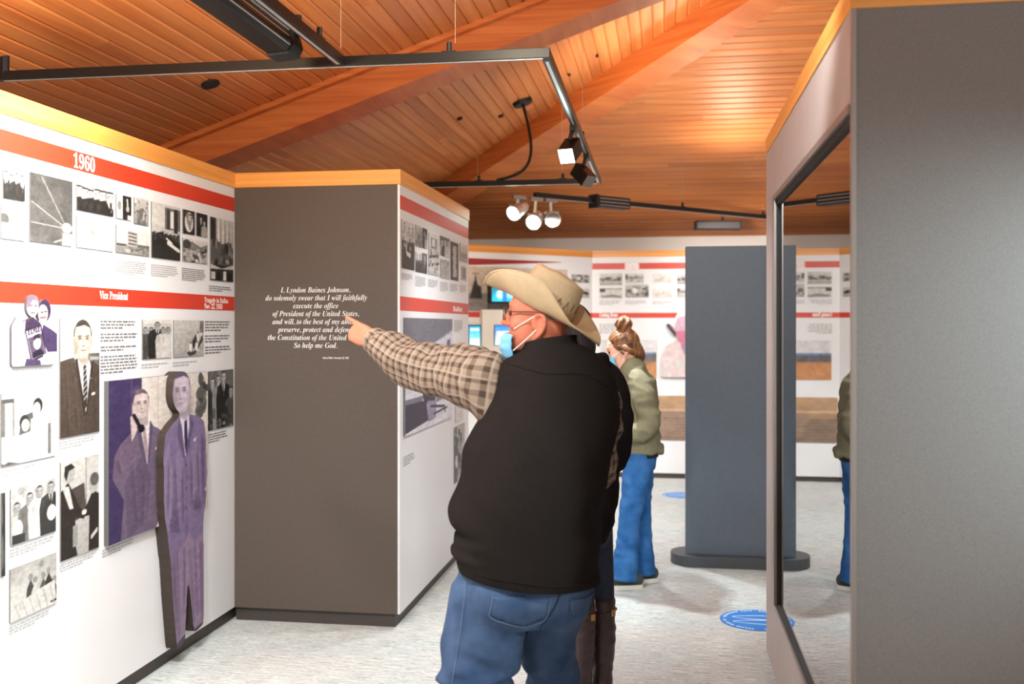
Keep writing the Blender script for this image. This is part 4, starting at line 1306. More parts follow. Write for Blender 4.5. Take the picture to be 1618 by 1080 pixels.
sc(box('end_panel', (CX + 0.012, CE, CY0, CY0 + 0.03, 0.0, 2.42), M['greypanel'], case))
sc(box('corner_trim', (CX, CX + 0.012, CY0 - 0.002, CY0 + 0.02, 0.0, 2.42), M['frame'], case))
sc(box('header', (CX, CX + 0.03, CY0 + 0.02, CY1, 2.175, 2.42), M['header'], case))
sc(box('base_panel', (CX, CX + 0.03, CY0 + 0.02, CY1, 0.055, 0.355), M['header'], case))
sc(box('base_sill', (CX - 0.004, CX + 0.05, CY0 + 0.02, CY1 - 0.3, 0.355, 0.375), M['frame'], case))
sc(box('kick_board', (CX + 0.02, CX + 0.03, CY0 + 0.02, CY1 - 0.01, 0.0, 0.055), M['kick'], case))
sc(box('far_post', (CX, CX + 0.03, 4.56, CY1, 0.355, 2.175), M['header'], case))
sc(box('mullion', (CX - 0.006, CX + 0.03, 4.50, 4.57, 0.375, 2.16), M['frame'], case))
sc(box('gasket', (CX + 0.004, CX + 0.02, 4.47, 4.50, 0.375, 2.16), M['blackmatte'], case))
sc(box('top_rail', (CX - 0.006, CX + 0.03, CY0 + 0.02, 4.57, 2.155, 2.178), M['frame'], case))
sc(box('gasket', (CX + 0.004, CX + 0.02, CY0 + 0.02, 4.50, 2.130, 2.155), M['blackmatte'], case))
sc(box('gasket', (CX + 0.004, CX + 0.02, CY0 + 0.02, 4.50, 0.375, 0.386), M['blackmatte'], case))
sc(box('wood_fascia', (CX - 0.004, CE, CY0 - 0.004, CY1 + 0.004, 2.42, 2.492), M['fascia'], case))
sc(box('far_panel', (CX + 0.03, CE, CY1 - 0.03, CY1, 0.0, 2.42), M['greypanel'], case))
sc(box('back_panel', (CE - 0.03, CE, CY0 + 0.03, CY1 - 0.03, 0.0, 2.42), M['cavity'], case))
sc(box('case_floor', (CX + 0.03, CE - 0.03, CY0 + 0.03, CY1 - 0.03, 0.0, 0.36), M['cavity'], case))
sc(box('case_lid', (CX + 0.03, CE - 0.03, CY0 + 0.03, CY1 - 0.03, 2.39, 2.42), M['cavity'], case))
sc(box('glass_pane', (GX, GX + 0.006, CY0 + 0.03, 4.49, 0.376, 2.154), M['glass'], case))
# an upholstered stool stands inside the case
st = empty('upholstered_stool', (1.25, 4.05, 0.36)); tag(st, 'tan upholstered stool faintly seen inside the display case', 'stool')
tan = mat('tan_leather', (176, 140, 96), 0.5, 0.08, 9)
cu = box('cushion', (-0.28, 0.28, -0.26, 0.26, 0.34, 0.46), tan, st, 0.05)
for sx in (-1, 1):
    for sy in (-1, 1): box('leg', (sx * .2 - .025, sx * .2 + .025, sy * .18 - .025, sy * .18 + .025, 0.002, 0.35), M['kick'], st)
box('apron', (-0.24, 0.24, -0.22, 0.22, 0.27, 0.345), tan, st, 0.01)

# ------------------------------------------------------------------ floor decals
def ring_mesh(r0, r1, z, n=48):
    v = []; f = []
    for i in range(n):
        a = 2 * PI * i / n; v += [(r0 * math.cos(a), r0 * math.sin(a), z), (r1 * math.cos(a), r1 * math.sin(a), z)]
    for i in range(n):
        j = (i + 1) % n; f.append((2 * i, 2 * i + 1, 2 * j + 1, 2 * j))
    return v, f


def decal(x, y, r, label):
    t = empty('floor_decal', (x, y, 0.0)); tag(t, label, 'floor sticker', 'round blue floor stickers')
    pts = [(r * math.cos(a), r * math.sin(a)) for a in np.linspace(0, 2 * PI, 57)[:-1]]
    prism('disc', pts, 0.0005, 0.003, M['blue'], t)
    for sx in (-1, 1):                                       # outlined footprints pointing across the corridor
        for k, (yy, ra, rb) in enumerate(((0.0, 0.60, 0.145),)):
            v = []; f = []; n = 40
            for i in range(n):
                a = 2 * PI * i / n
                ex = ra * r * math.cos(a); ey = rb * r * math.sin(a) * (1.0 + 0.35 * math.cos(a))
                nx = (ra * r + 0.012) * math.cos(a); ny = (rb * r + 0.012) * math.sin(a) * (1.0 + 0.35 * math.cos(a))
                v += [(ex, ey + sx * 0.22 * r, 0.0036), (nx, ny + sx * 0.22 * r, 0.0036)]
            for i in range(n):
                j = (i + 1) % n; f.append((2 * i, 2 * i + 1, 2 * j + 1, 2 * j))
            link('footprint', mesh_from(v, f), M['bluelight'], t)
    # small ring print, too fine to read
    v = []; f = []
    for i in range(64):
        if i % 16 in (0, 15) or rng.random() < 0.18: continue
        a = 2 * PI * i / 64; da = 0.034
        k = len(v)
        for rr, aa in ((0.84, a - da), (0.84, a + da), (0.93, a + da), (0.93, a - da)): v.append((rr * r * math.cos(aa), rr * r * math.sin(aa), 0.0036))
        f.append((k, k + 1, k + 2, k + 3))
    o = link('rim_print', mesh_from(v, f), M['bluelight'], t); o['kind'] = 'stuff'
    return t


decal(0.484, 5.56, 0.195, 'round blue floor sticker at the end of the display case')
q = at_height(1076, 782, 0.0)
decal(q.x, q.y, 0.17, 'far blue floor sticker half hidden by the slate partition')

# ------------------------------------------------------------------ lighting tracks
TZ = 2.72
G6 = 'black lighting tracks under the timber ceiling'


def track(p0, p1, label, feeds=()):
    p0 = Vector((p0[0], p0[1], TZ)); p1 = Vector((p1[0], p1[1], TZ))
    t = empty('lighting_track', (p0 + p1) / 2); tag(t, label, 'track light rail', G6)
    a = bar('rail', p0 + Vector((0, 0, 0.007)), p1 + Vector((0, 0, 0.007)), 0.036, 0.041, M['black'], t, 0.002); a.location = -t.location
    d = (p1 - p0).normalized() * 0.03
    g = bar('channel', p0 + d + Vector((0, 0, -0.0325)), p1 - d + Vector((0, 0, -0.0325)), 0.014, 0.003, M['steel'], t); g.location = -t.location
    for k, s in enumerate(feeds):
        q = p0.lerp(p1, s)
        dd = (p1 - p0).normalized()
        h = bar('hanger_clip', q - dd * 0.03 + Vector((0, 0, 0.012)), q + dd * 0.03 + Vector((0, 0, 0.012)), 0.03, 0.012, M['black'], t); h.location = -t.location
        v, f = cyl_data(q + Vector((0, 0, 0.01)), q + Vector((0, 0, 0.05)), 0.011, 10)
        h = link('hanger_post', mesh_from(v, f), M['black'], t); h.location = -t.location
    return t


def cyl_data(p0, p1, r, n=12, r1=None):
    p0 = Vector(p0); p1 = Vector(p1); t = (p1 - p0).normalized(); r1 = r if r1 is None else r1
    a = t.orthogonal().normalized(); b = t.cross(a)
    v = [p0 + (a * math.cos(2 * PI * i / n) + b * math.sin(2 * PI * i / n)) * r for i in range(n)] + [p1 + (a * math.cos(2 * PI * i / n) + b * math.sin(2 * PI * i / n)) * r1 for i in range(n)]
    f = [tuple(range(n - 1, -1, -1)), tuple(range(n, 2 * n))] + [(i, (i + 1) % n, n + (i + 1) % n, n + i) for i in range(n)]
    return v, f


def cyl(name, p0, p1, r, m_, parent=None, n=12, r1=None, smooth=False):
    v, f = cyl_data(p0, p1, r, n, r1)
    return link(name, mesh_from(v, f), m_, parent)


def ceil_z(x, y):
    return min(zl(x), zb(y))


track((-2.93, 4.02), (-0.466, 4.02), 'long black track rail nearest us, crossing in front of the first roof beam', (0.56, 0.83))
track((-0.485, 4.04), (-0.510, 7.58), 'black track rail running away from us, with two box lamps on it', (0.55,))
track((-1.95, 7.62), (-0.492, 7.60), 'short far black track rail above the brown partition corner', (0.35, 0.8))
track((-1.10, 8.33), (1.62, 11.0), 'diagonal black track rail near the far wall', (0.46, 0.76))
track((-1.345, 2.3), (-1.345, 4.0), 'black track rail branching towards us beside the wall washer', (0.85,))

# wires from the ceiling to the rails
for (x, y, lab) in ((-1.35, 4.02, 'thin steel wire above the junction of the two near rails'), (-0.86, 4.02, 'thin steel wire holding the middle of the nearest rail'), (-0.498, 5.98, 'thin steel wire beside the box lamps'), (-1.45, 7.61, 'thin steel wire over the short far rail'),
                    (-0.79, 7.605, 'thin steel wire at the right end of the short far rail'), (0.15, 9.56, 'thin steel wire over the middle of the diagonal rail'), (0.967, 10.36, 'thin steel wire at the far end of the diagonal rail')):
    o = cyl('suspension_wire', (x, y, TZ + 0.045), (x, y, ceil_z(x, y) + 0.01), 0.0013, M['wire'], n=6)
    tag(o, lab, 'wire', 'suspension wires of the track rails')
o = cyl('rail_anchor', (-2.90, 4.02, TZ - 0.002), (-2.90, 4.02, ceil_z(-2.9, 4.02) + 0.02), 0.02, M['black']); tag(o, 'stubby black anchor at the left end of the nearest rail', 'anchor')

# wall washer hanging beside the branch rail
ww = empty('wall_washer', (-1.49, 3.32, 2.71)); tag(ww, 'large black linear wall washer lamp aimed at the left wall', 'track lamp')
v = []
sec = [(-0.045, -0.052), (0.04, -0.045), (0.058, -0.01), (0.045, 0.035), (0.0, 0.05), (-0.045, 0.03)]
for y in (-0.52, 0.36): v += [(x, y, z) for x, z in sec]
f = [tuple(range(6)), tuple(range(11, 5, -1))] + [(i, 6 + i, 6 + (i + 1) % 6, (i + 1) % 6) for i in range(6)]
link('body', bevel_mesh(mesh_from(v, f), 0.004, 1), M['black'], ww)
for k in range(3):
    z = -0.022 + 0.016 * k
    cyl('cooling_fin', (0.052 - 0.001 * k, -0.5, z), (0.052 - 0.001 * k, 0.35, z), 0.003, M['steel'], ww, 6)
cyl('tube', (0.045, -0.5, 0.04), (0.045, 0.35, 0.04), 0.008, M['steel'], ww, 12)
v = []
for y in (0.365, 0.47): v += [(x * 1.12, y, z * 1.12) for x, z in sec]
link('end_cap', bevel_mesh(mesh_from(v, f), 0.006, 1), M['blackmatte'], ww)
bar('arm', (0.03, 0.42, 0.06), (0.15, 0.42, 0.03), 0.05, 0.02, M['black'], ww)
cyl('knob', (0.06, 0.42, 0.05), (0.06, 0.42, 0.11), 0.014, M['black'], ww)
link('diffuser', mesh_from([(-0.0455, -0.5, -0.04), (-0.0455, -0.5, 0.02), (-0.0455, 0.34, 0.02), (-0.0455, 0.34, -0.04), (-0.049, -0.5, -0.04), (-0.049, -0.5, 0.02), (-0.049, 0.34, 0.02), (-0.049, 0.34, -0.04)], [(0, 1, 2, 3), (4, 7, 6, 5), (0, 4, 5, 1), (1, 5, 6, 2), (2, 6, 7, 3), (3, 7, 4, 0)]), M['lampface'], ww)


def box_lamp(y, tgt, label, lit=True):
    x = -0.5
    t = empty('box_lamp', (x, y, TZ - 0.034)); tag(t, label, 'track lamp', 'box lamps on the rail')
    t.location = (x - 0.02, y, TZ - 0.034)
    bar('adapter', (0.02, -0.06, 0.0), (0.02, 0.06, 0.0), 0.034, 0.03, M['black'], t)
    cyl('stem', (0.01, 0, -0.03), (0.0, 0, -0.07), 0.012, M['black'], t)
    h = empty('lamp_head', (0, 0, -0.12)); h.parent = t
    d = Vector(tgt) - (Vector(t.location) + Vector((0, 0, -0.12)))
    R = d.to_track_quat('-Z', 'Y').to_euler()
    bpy.data.objects.remove(h)
    m = mesh_from(*box_data(-0.044, 0.044, -0.044, 0.044, -0.065, 0.075)); bevel_mesh(m, 0.005, 1)
    b = link('housing', m, M['black'], t); b.location = (0, 0, -0.13); b.rotation_euler = R
    m = mesh_from(*box_data(-0.040, 0.040, -0.040, 0.040, -0.069, -0.064))
    l = link('lens', m, M['lampface'] if lit else M['frame'], t); l.location = (0, 0, -0.13); l.rotation_euler = R
    return t


box_lamp(5.42, (-1.2, 3.0, 0.8), 'lit black box lamp, nearer of two on the receding rail')
box_lamp(6.32, (1.6, 4.6, 0.2), 'black box lamp behind the lit one on the receding rail', False)

G7 = 'steel spotlights hanging by the diagonal rail'


def on_diag(d, px):                                       # the point of the diagonal rail seen at this column
    q = RGT * ((px - 809) / F * d) + FWD * d
    return (q.x, q.y, TZ - 0.034)


def spotlight(px, py, d, axis, top, label, lit=True):
    c = at_depth(px, py, d); t = empty('spotlight', c); tag(t, label, 'spotlight', G7)
    a = Vector(axis).normalized()
    cyl('barrel', a * -0.09, a * 0.045, 0.055, M['steel'], t, 20, 0.062)
    cyl('rear_cap', a * -0.13, a * -0.088, 0.035, M['steel'], t, 16, 0.055)
    cyl('bezel', a * 0.044, a * 0.062, 0.068, M['steel'], t, 20)
    cyl('lens', a * 0.055, a * 0.064, 0.058, M['lampface'] if lit else M['frame'], t, 20)
    tp = Vector(top) - c
    bar('yoke', tp, Vector((0, 0, 0.045)), 0.022, 0.008, M['steel'], t, up=(0, 1, 0))
    cyl('pivot', (0.062, 0, 0.045), (-0.062, 0, 0.045), 0.012, M['steel'], t)
    bar('adapter', tp + Vector((-0.045, -0.045, 0.0)), tp + Vector((0.045, 0.045, 0.0)), 0.034, 0.03, M['frame'], t)
    return t


spotlight(817, 333, 8.30, (-0.45, -0.8, -0.45), on_diag(8.30, 820), 'lit steel spotlight, left of the hanging trio')
spotlight(845, 347, 8.41, (-0.1, -0.9, -0.42), on_diag(8.41, 847), 'lit steel spotlight, lowest and middle of the trio')
spotlight(871, 344, 8.52, (0.35, -0.9, -0.3), on_diag(8.50, 870), 'unlit steel spotlight, right of the hanging trio', False)
dr = empty('linear_lamp', (-0.50, 8.92, TZ)); tag(dr, 'black linear lamp box on the diagonal rail right of the spotlights', 'track lamp')
dd = Vector((2.72, 2.67, 0)).normalized()
bar('housing', dd * -0.18 + Vector((0, 0, 0.03)), dd * 0.2 + Vector((0, 0, 0.03)), 0.11, 0.10, M['black'], dr, 0.008)
bar('end_cap', dd * -0.2 + Vector((0, 0, 0.04)), dd * -0.175 + Vector((0, 0, 0.04)), 0.12, 0.12, M['blackmatte'], dr, 0.004)
for k in range(3): bar('fin', dd * -0.16 + Vector((0.055 * dd.y, -0.055 * dd.x, 0.01 - k * .03)), dd * 0.18 + Vector((0.055 * dd.y, -0.055 * dd.x, 0.01 - k * .03)), 0.01, 0.008, M['frame'], dr)
c = at_depth(1134, 356, 9.95); c2 = empty('hanging_box', c); tag(c2, 'flat black box hanging under the far end of the diagonal rail', 'track lamp')
bar('housing', RGT * -0.23 + Vector((0, 0, 0.045)), RGT * 0.23 + Vector((0, 0, 0.045)), 0.10, 0.09, M['blackmatte'], c2, 0.006)
cyl('stem', RGT * 0.05 + Vector((0, 0, 0.04)), RGT * 0.05 + Vector((0, 0, TZ - 0.03 - c.z)), 0.012, M['black'], c2)
bar('grille', RGT * -0.21 + FWD * -0.051 + Vector((0, 0, 0.03)), RGT * 0.21 + FWD * -0.051 + Vector((0, 0, 0.03)), 0.004, 0.06, M['kick'], c2)

# supply cable looping from a ceiling canopy to the far rail
cx, cyy = at_height(825, 160, 3.42)[:2]
for _ in range(12):
    g = at_height(825, 160, ceil_z(cx, cyy)); cx, cyy = g.x, g.y
cb = empty('supply_cable', (cx, cyy, ceil_z(cx, cyy))); tag(cb, 'black supply cable looping down from a round ceiling plate', 'cable')
pts = [Vector((cx, cyy, ceil_z(cx, cyy)))]
tgt = Vector((-1.30, 7.61, TZ + 0.01))
for s in np.linspace(0.12, 1, 12):
    q = pts[0].lerp(tgt, s); q.z -= 0.16 * math.sin(PI * s); q.x += 0.16 * math.sin(PI * s); pts.append(q)
cv = bpy.data.curves.new('cable', 'CURVE'); cv.dimensions = '3D'; cv.bevel_depth = 0.012; cv.bevel_resolution = 2
spn = cv.splines.new('NURBS'); spn.points.add(len(pts) - 1)
for i, q in enumerate(pts): spn.points[i].co = (*q, 1)
spn.use_endpoint_u = True
me = evaluated(bpy.data.objects.new('cable', cv))
o = link('cord', me, M['black'], cb, True); o.location = -cb.location; me.materials.clear(); me.materials.append(M['black'])
nrm = Vector((-K, 0, 1)).normalized()
o = cyl('canopy', nrm * -0.03, nrm * 0.012, 0.075, M['black'], cb, 20, 0.085)

# small plates and outlets on the boards
G8 = 'small dark fittings on the ceiling boards'
for (px, py, w, h, lab, rnd) in ((332, 131, 0.05, 0.05, 'round black ceiling sensor above the left wall', True), (726, 186, 0.022, 0.022, 'small dark plug left of the supply cable', True), (791, 182, 0.022, 0.022, 'small dark plug just left of the cable plate', True),
                                 (922, 24, 0.02, 0.05, 'dark slot on the beam edge, highest of its row', False), (931, 42, 0.02, 0.05, 'dark slot just below the highest slot', False), (943, 87, 0.022, 0.03, 'dark plug above the hip beam, right one', False), (899, 117, 0.022, 0.03, 'dark plug above the hip beam beside the rail corner', False),
                                 (948, 185, 0.12, 0.035, 'flat dark plate on the back slope of the ceiling', False), (1008, 242, 0.03, 0.05, 'tiny dark plug low on the back slope', False)):
    z = 3.0
    for _ in range(30):
        g = at_height(px, py, z); z = ceil_z(g.x, g.y)
    left = zl(g.x) < zb(g.y)
    nn = Vector((K, 0, -1)).normalized() if left else Vector((0, -K, -1)).normalized()
    m = mesh_from(*(cyl_data(nn * -0.004, nn * 0.016, w, 18) if rnd else box_data(-w / 2, w / 2, -h / 2, h / 2, -0.014, 0.004)))
    o = link('ceiling_fitting', m, M['blackmatte']); o.location = g
    if not rnd: o.rotation_euler = (0, -SL, 0) if left else (SL * -1, 0, 0)
    tag(o, lab, 'ceiling fitting', G8)

# ------------------------------------------------------------------ helpers: soft forms
def spline(keys, per):
    """Catmull-Rom through rows of numbers."""
    k = np.array(keys, float); n = len(k); out = []
    for i in range(n - 1):
        p0 = k[max(i - 1, 0)]; p1 = k[i]; p2 = k[i + 1]; p3 = k[min(i + 2, n - 1)]
        for s in np.arange(per) / per:
            out.append(0.5 * ((2 * p1) + (-p0 + p2) * s + (2 * p0 - 5 * p1 + 4 * p2 - p3) * s * s + (-p0 + 3 * p1 - 3 * p2 + p3) * s ** 3))
    out.append(k[-1])
    return np.array(out)


class Form:
    """Vertices, faces and uv (metres) of one soft form."""
    def __init__(self, v, f, uv=None): self.v = np.array(v, float); self.f = f; self.uv = uv

    def move(self, mtx):
        m = np.array(mtx); self.v = self.v @ m[:3, :3].T + m[:3, 3]
        return self


def rings_form(rings, cap=True, disp=None, ex=2.0):
    """rings: (c, a, b) triples; each ring is c + a cos + b sin."""
    n = len(rings); seg = rings_form.seg
    ph = np.linspace(0, 2 * PI, seg, endpoint=False)
    cs = np.sign(np.cos(ph)) * np.abs(np.cos(ph)) ** (2 / ex); sn = np.sign(np.sin(ph)) * np.abs(np.sin(ph)) ** (2 / ex)
    v = []; vl = 0.0; uv = []
    for i, (c, a, b) in enumerate(rings):
        c = np.array(c); a = np.array(a); b = np.array(b)
        if i: vl += np.linalg.norm(c - np.array(rings[i - 1][0]))
        ring = c + cs[:, None] * a + sn[:, None] * b
        if disp is not None:
            rad = cs[:, None] * a + sn[:, None] * b
            ln = np.linalg.norm(rad, axis=1, keepdims=True) + 1e-9
            ring = ring + rad / ln * np.array([disp(p, i / max(1, n - 1), q) for p, q in zip(ph, ring)])[:, None]
        v.append(ring); uv.append(vl)
    r0 = np.mean([np.linalg.norm(a) + np.linalg.norm(b) for _, a, b in rings]) / 2
    f = []
    for i in range(n - 1):
        for j in range(seg):
            k = (j + 1) % seg
            f.append((i * seg + j, i * seg + k, (i + 1) * seg + k, (i + 1) * seg + j))
    verts = np.vstack(v)
    if cap:
        f.append(tuple(range(seg - 1, -1, -1))); f.append(tuple((n - 1) * seg + j for j in range(seg)))
    fo = Form(verts, f); fo.seg = seg; fo.vl = uv; fo.circ = 2 * PI * r0
    return fo


rings_form.seg = 32


def stack(keys, per=4, cap=True, disp=None, ex=2.0):
    """Horizontal sections (z, cx, cy, half width, half depth)."""
    k = spline(keys, per)
    return rings_form([((x, y, z), (a, 0, 0), (0, b, 0)) for z, x, y, a, b in k], cap, disp, ex)


def limb(pts, rad, per=4, up=(0, 0, 1), cap='round', disp=None, ex=2.0):
    """Tapered tube along pts; rad are radii or (ra, rb) with rb along up."""
    rr = [(r, r) if not hasattr(r, '__len__') else r for r in rad]
    k = spline([(*p, *r) for p, r in zip(pts, rr)], per)
    P = k[:, :3]; R = k[:, 3:]
    T = np.gradient(P, axis=0); T /= np.linalg.norm(T, axis=1, keepdims=True) + 1e-12
    up = np.array(up, float)
    out = []

    def fr(t):
        a = np.cross(t, up)
        if np.linalg.norm(a) < 1e-3: a = np.cross(t, np.array((1.0, 0.3, 0)))
        a /= np.linalg.norm(a); return a, np.cross(a, t)
    for p, t, r in zip(P, T, R):
        a, b = fr(t); out.append((p, a * r[0], b * r[1]))
    if cap == 'round':
        h = []; tl = []
        for g in (85, 60, 30):
            s, c = math.sin(math.radians(g)), math.cos(math.radians(g))
            a, b = fr(T[0]); h.append((P[0] - T[0] * R[0].mean() * s, a * R[0][0] * c, b * R[0][1] * c))
            a, b = fr(T[-1]); tl.append((P[-1] + T[-1] * R[-1].mean() * s, a * R[-1][0] * c, b * R[-1][1] * c))
        out = h + out + tl[::-1]
    return rings_form(out, cap is not None, disp, ex)


def ball(c, r, rot=None, n=16):
    r = (r, r, r) if not hasattr(r, '__len__') else r
    v = []; f = []
    m = n // 2
    for i in range(m + 1):
        th = PI * i / m
        for j in range(n):
            p = 2 * PI * j / n
            q = Vector((r[0] * math.sin(th) * math.cos(p), r[1] * math.sin(th) * math.sin(p), r[2] * math.cos(th)))
            if rot is not None: q = rot @ q
            v.append(q + Vector(c))
    for i in range(m):
        for j in range(n):
            k = (j + 1) % n
            f.append((i * n + j, (i + 1) * n + j, (i + 1) * n + k, i * n + k))
    fo = Form(v, f)
    return fo


def fuse(forms, voxel, smooth=4, fac=0.5):
    """Grow several overlapping forms into one continuous skin."""
    v = []; f = []; k = 0
    for fo in forms:
        v.append(fo.v); f += [tuple(i + k for i in q) for q in fo.f]; k += len(fo.v)
    me = mesh_from(np.vstack(v), f, 'fuse')
    bm = bmesh.new(); bm.from_mesh(me); bmesh.ops.remove_doubles(bm, verts=bm.verts, dist=1e-5); bmesh.ops.recalc_face_normals(bm, faces=bm.faces); bm.to_mesh(me); bm.free()
    o = bpy.data.objects.new('fuse', me)
    r = o.modifiers.new('r', 'REMESH'); r.mode = 'VOXEL'; r.voxel_size = voxel
    s = o.modifiers.new('s', 'SMOOTH'); s.iterations = smooth; s.factor = fac
    out = evaluated(o)
    bpy.data.meshes.remove(me)
    return out


def push(me, fn):
    """Move each vertex along its normal by fn(position)."""
    n = len(me.vertices); co = np.empty(n * 3); no = np.empty(n * 3)
    me.vertices.foreach_get('co', co); me.vertices.foreach_get('normal', no)
    co = co.reshape(-1, 3); no = no.reshape(-1, 3)
    d = np.array([fn(p, q) for p, q in zip(co, no)])
    me.vertices.foreach_set('co', (co + no * d[:, None]).ravel()); me.update()
    return me


def nz(p, s=(1, 1, 1), o=0.0): return mnoise.noise(Vector((p[0] * s[0] + o, p[1] * s[1] + o * 1.7, p[2] * s[2] - o)))
def ridge(p, s, o=0.0): return 1.0 - abs(nz(p, s, o)) * 2.2


def tuck(me, where, d):
    """Draw the skin in where cloth covers it."""
    for _ in range(2): push(me, lambda p, n: -d / 2 if where(p) else 0.0)


def form_obj(name, fo, m_, parent, uvs=False, solid=0.0, sub=0):
    me = mesh_from(fo.v, fo.f, name)
    if uvs:
        u = me.uv_layers.new(name='UVMap'); seg = fo.seg
        data = np.zeros((len(me.loops), 2)); li = np.empty(len(me.loops), int); me.loops.foreach_get('vertex_index', li)
        for pl in me.polygons:
            idx = [li[q] for q in pl.loop_indices]
            cols = [i % seg for i in idx]
            wrap = max(cols) - min(cols) > seg / 2
            for q, i, c in zip(pl.loop_indices, idx, cols):
                cc = c + seg if (wrap and c < seg / 2) else c
                data[q] = (cc / seg * fo.circ, fo.vl[i // seg])
        u.data.foreach_set('uv', data.ravel())
    if solid or sub:
        o = bpy.data.objects.new(name, me)
        if solid:
            s = o.modifiers.new('s', 'SOLIDIFY'); s.thickness = solid; s.offset = 0
        if sub:
            s = o.modifiers.new('u', 'SUBSURF'); s.levels = sub; s.render_levels = sub
        me = evaluated(o)
    return link(name, me, m_, parent, True)


def grid_form(nu, nv, fn, closed_u=False):
    v = [fn(i / (nu if closed_u else nu - 1), j / (nv - 1)) for j in range(nv) for i in range(nu)]
    f = []
    for j in range(nv - 1):
        for i in range(nu if closed_u else nu - 1):
            k = (i + 1) % nu
            f.append((j * nu + i, j * nu + k, (j + 1) * nu + k, (j + 1) * nu + i))
    return Form(v, f)


def frame_mtx(origin, x, y, z):
    return Matrix(((x[0], y[0], z[0], origin[0]), (x[1], y[1], z[1], origin[1]), (x[2], y[2], z[2], origin[2]), (0, 0, 0, 1)))


def hand_forms(wrist, fdir, back, thumb, curls, scale=1.0, tcurl=0.3, folded=False):
    """Palm, four fingers and a thumb; curls are (knuckle, middle, tip) bends in degrees for index..little."""
    y = Vector(fdir).normalized(); z = Vector(back); z = (z - y * z.dot(y)).normalized(); x = y.cross(z)
    if x.dot(Vector(thumb)) < 0: x = -x
    m = frame_mtx(wrist, x * scale, y * scale, z * scale)
    rings_form.seg = 14
    fs = [limb([(0, -0.05, 0), (0, 0.0, 0), (0.002, 0.035, 0.001), (0.0, 0.085, 0.0)], [(0.027, 0.020), (0.029, 0.019), (0.040, 0.018), (0.041, 0.014)], up=(0, 0, 1))]
    for (rx, ry, L, r), cu in zip(((0.029, 0.086, 0.078, 0.0095), (0.010, 0.091, 0.086, 0.0098), (-0.010, 0.088, 0.080, 0.0094), (-0.029, 0.080, 0.062, 0.0084)), curls):
        p = Vector((rx, ry - 0.012, 0)); pts = [p.copy()]; a = 0.0
        p = p + Vector((0, 0.012, 0)); pts.append(p.copy())
        for fr_, c in zip((0.46, 0.3, 0.24), cu):
            a += math.radians(c)
            p = p + Vector((0, math.cos(a), -math.sin(a))) * (L * fr_); pts.append(p.copy())
        fs.append(limb(pts, [r * 1.1, r * 1.12, r, r * 0.95, r * 0.82], up=(1, 0, 0)))
        fs.append(ball(pts[1], r * 1.22, n=10))
    t = [Vector((0.026, 0.012, -0.004)), Vector((0.046, 0.040, -0.012)), Vector((0.046 + 0.006 * (1 - tcurl), 0.068, -0.020 - 0.012 * tcurl)), Vector((0.044 - 0.02 * tcurl, 0.094, -0.026 - 0.01 * tcurl))]
    if folded: t = [Vector((0.018, 0.012, -0.012)), Vector((0.026, 0.040, -0.026)), Vector((0.020, 0.066, -0.034)), Vector((0.006, 0.084, -0.036))]
    fs.append(limb(t, [0.015, 0.0125, 0.0105, 0.0088], up=(0, 0, 1)))
    rings_form.seg = 32
    return [f.move(m) for f in fs]


def head_forms(ears=True, jaw=1.0, ez=0.0, es=1.0):
    """Face towards +y, ear canals at the origin."""
    rings_form.seg = 28
    fs = [ball((0, -0.004, 0.045), (0.077, 0.097, 0.091), n=28),
          stack([(0.075, 0, 0.034, 0.064, 0.060), (0.035, 0, 0.040, 0.066, 0.062), (0.0, 0, 0.040, 0.065, 0.061), (-0.04, 0, 0.040, 0.061 * jaw, 0.060), (-0.075, 0, 0.042, 0.052 * jaw, 0.057), (-0.100, 0, 0.052, 0.034 * jaw, 0.043), (-0.110, 0, 0.058, 0.018, 0.026)]),
          ball((0, -0.03, -0.02), (0.066, 0.06, 0.07), n=20)]
    rings_form.seg = 14
    fs += [limb([(0, 0.094, 0.036), (0, 0.108, 0.010), (0, 0.121, -0.014)], [0.0085, 0.0115, 0.0135], up=(1, 0, 0)),
           ball((0.012, 0.108, -0.019), 0.0095, n=10), ball((-0.012, 0.108, -0.019), 0.0095, n=10),
           limb([(-0.05, 0.070, 0.040), (-0.028, 0.092, 0.046), (0, 0.098, 0.042), (0.028, 0.092, 0.046), (0.05, 0.070, 0.040)], [0.009, 0.010, 0.008, 0.010, 0.009]),
           ball((0.043, 0.068, -0.018), (0.024, 0.026, 0.026), n=12), ball((-0.043, 0.068, -0.018), (0.024, 0.026, 0.026), n=12),
           limb([(-0.022, 0.094, -0.056), (0, 0.103, -0.053), (0.022, 0.094, -0.056)], [0.005, 0.007, 0.005]),
           limb([(-0.02, 0.092, -0.064), (0, 0.102, -0.066), (0.02, 0.092, -0.064)], [0.005, 0.0075, 0.005])]
    if ears:
        for s in (-1, 1):
            r = Matrix.Rotation(math.radians(-18 * s), 3, 'Z')
            e0 = len(fs); fs.append(ball((s * 0.076, -0.012, 0.0), (0.008, 0.017, 0.030), r, 14))
            pts = [(s * 0.082, 0.004, -0.008), (s * 0.084, 0.006, 0.016), (s * 0.088, -0.008, 0.034), (s * 0.092, -0.026, 0.026), (s * 0.090, -0.028, 0.0), (s * 0.084, -0.016, -0.022), (s * 0.078, -0.004, -0.032)]
            fs.append(limb(pts, [0.005, 0.0055, 0.006, 0.0065, 0.006, 0.006, 0.007], up=(0, 1, 0)))
            for f_ in fs[e0:]: f_.v[:, 1:] *= es; f_.v[:, 2] += ez
    rings_form.seg = 32
    return fs


def head_mtx(loc, yaw, pitch=0.0, roll=0.0, s=1.0):
    return Matrix.Translation(loc) @ Matrix.Rotation(yaw, 4, 'Z') @ Matrix.Rotation(pitch, 4, 'X') @ Matrix.Rotation(roll, 4, 'Y') @ Matrix.Scale(s, 4)


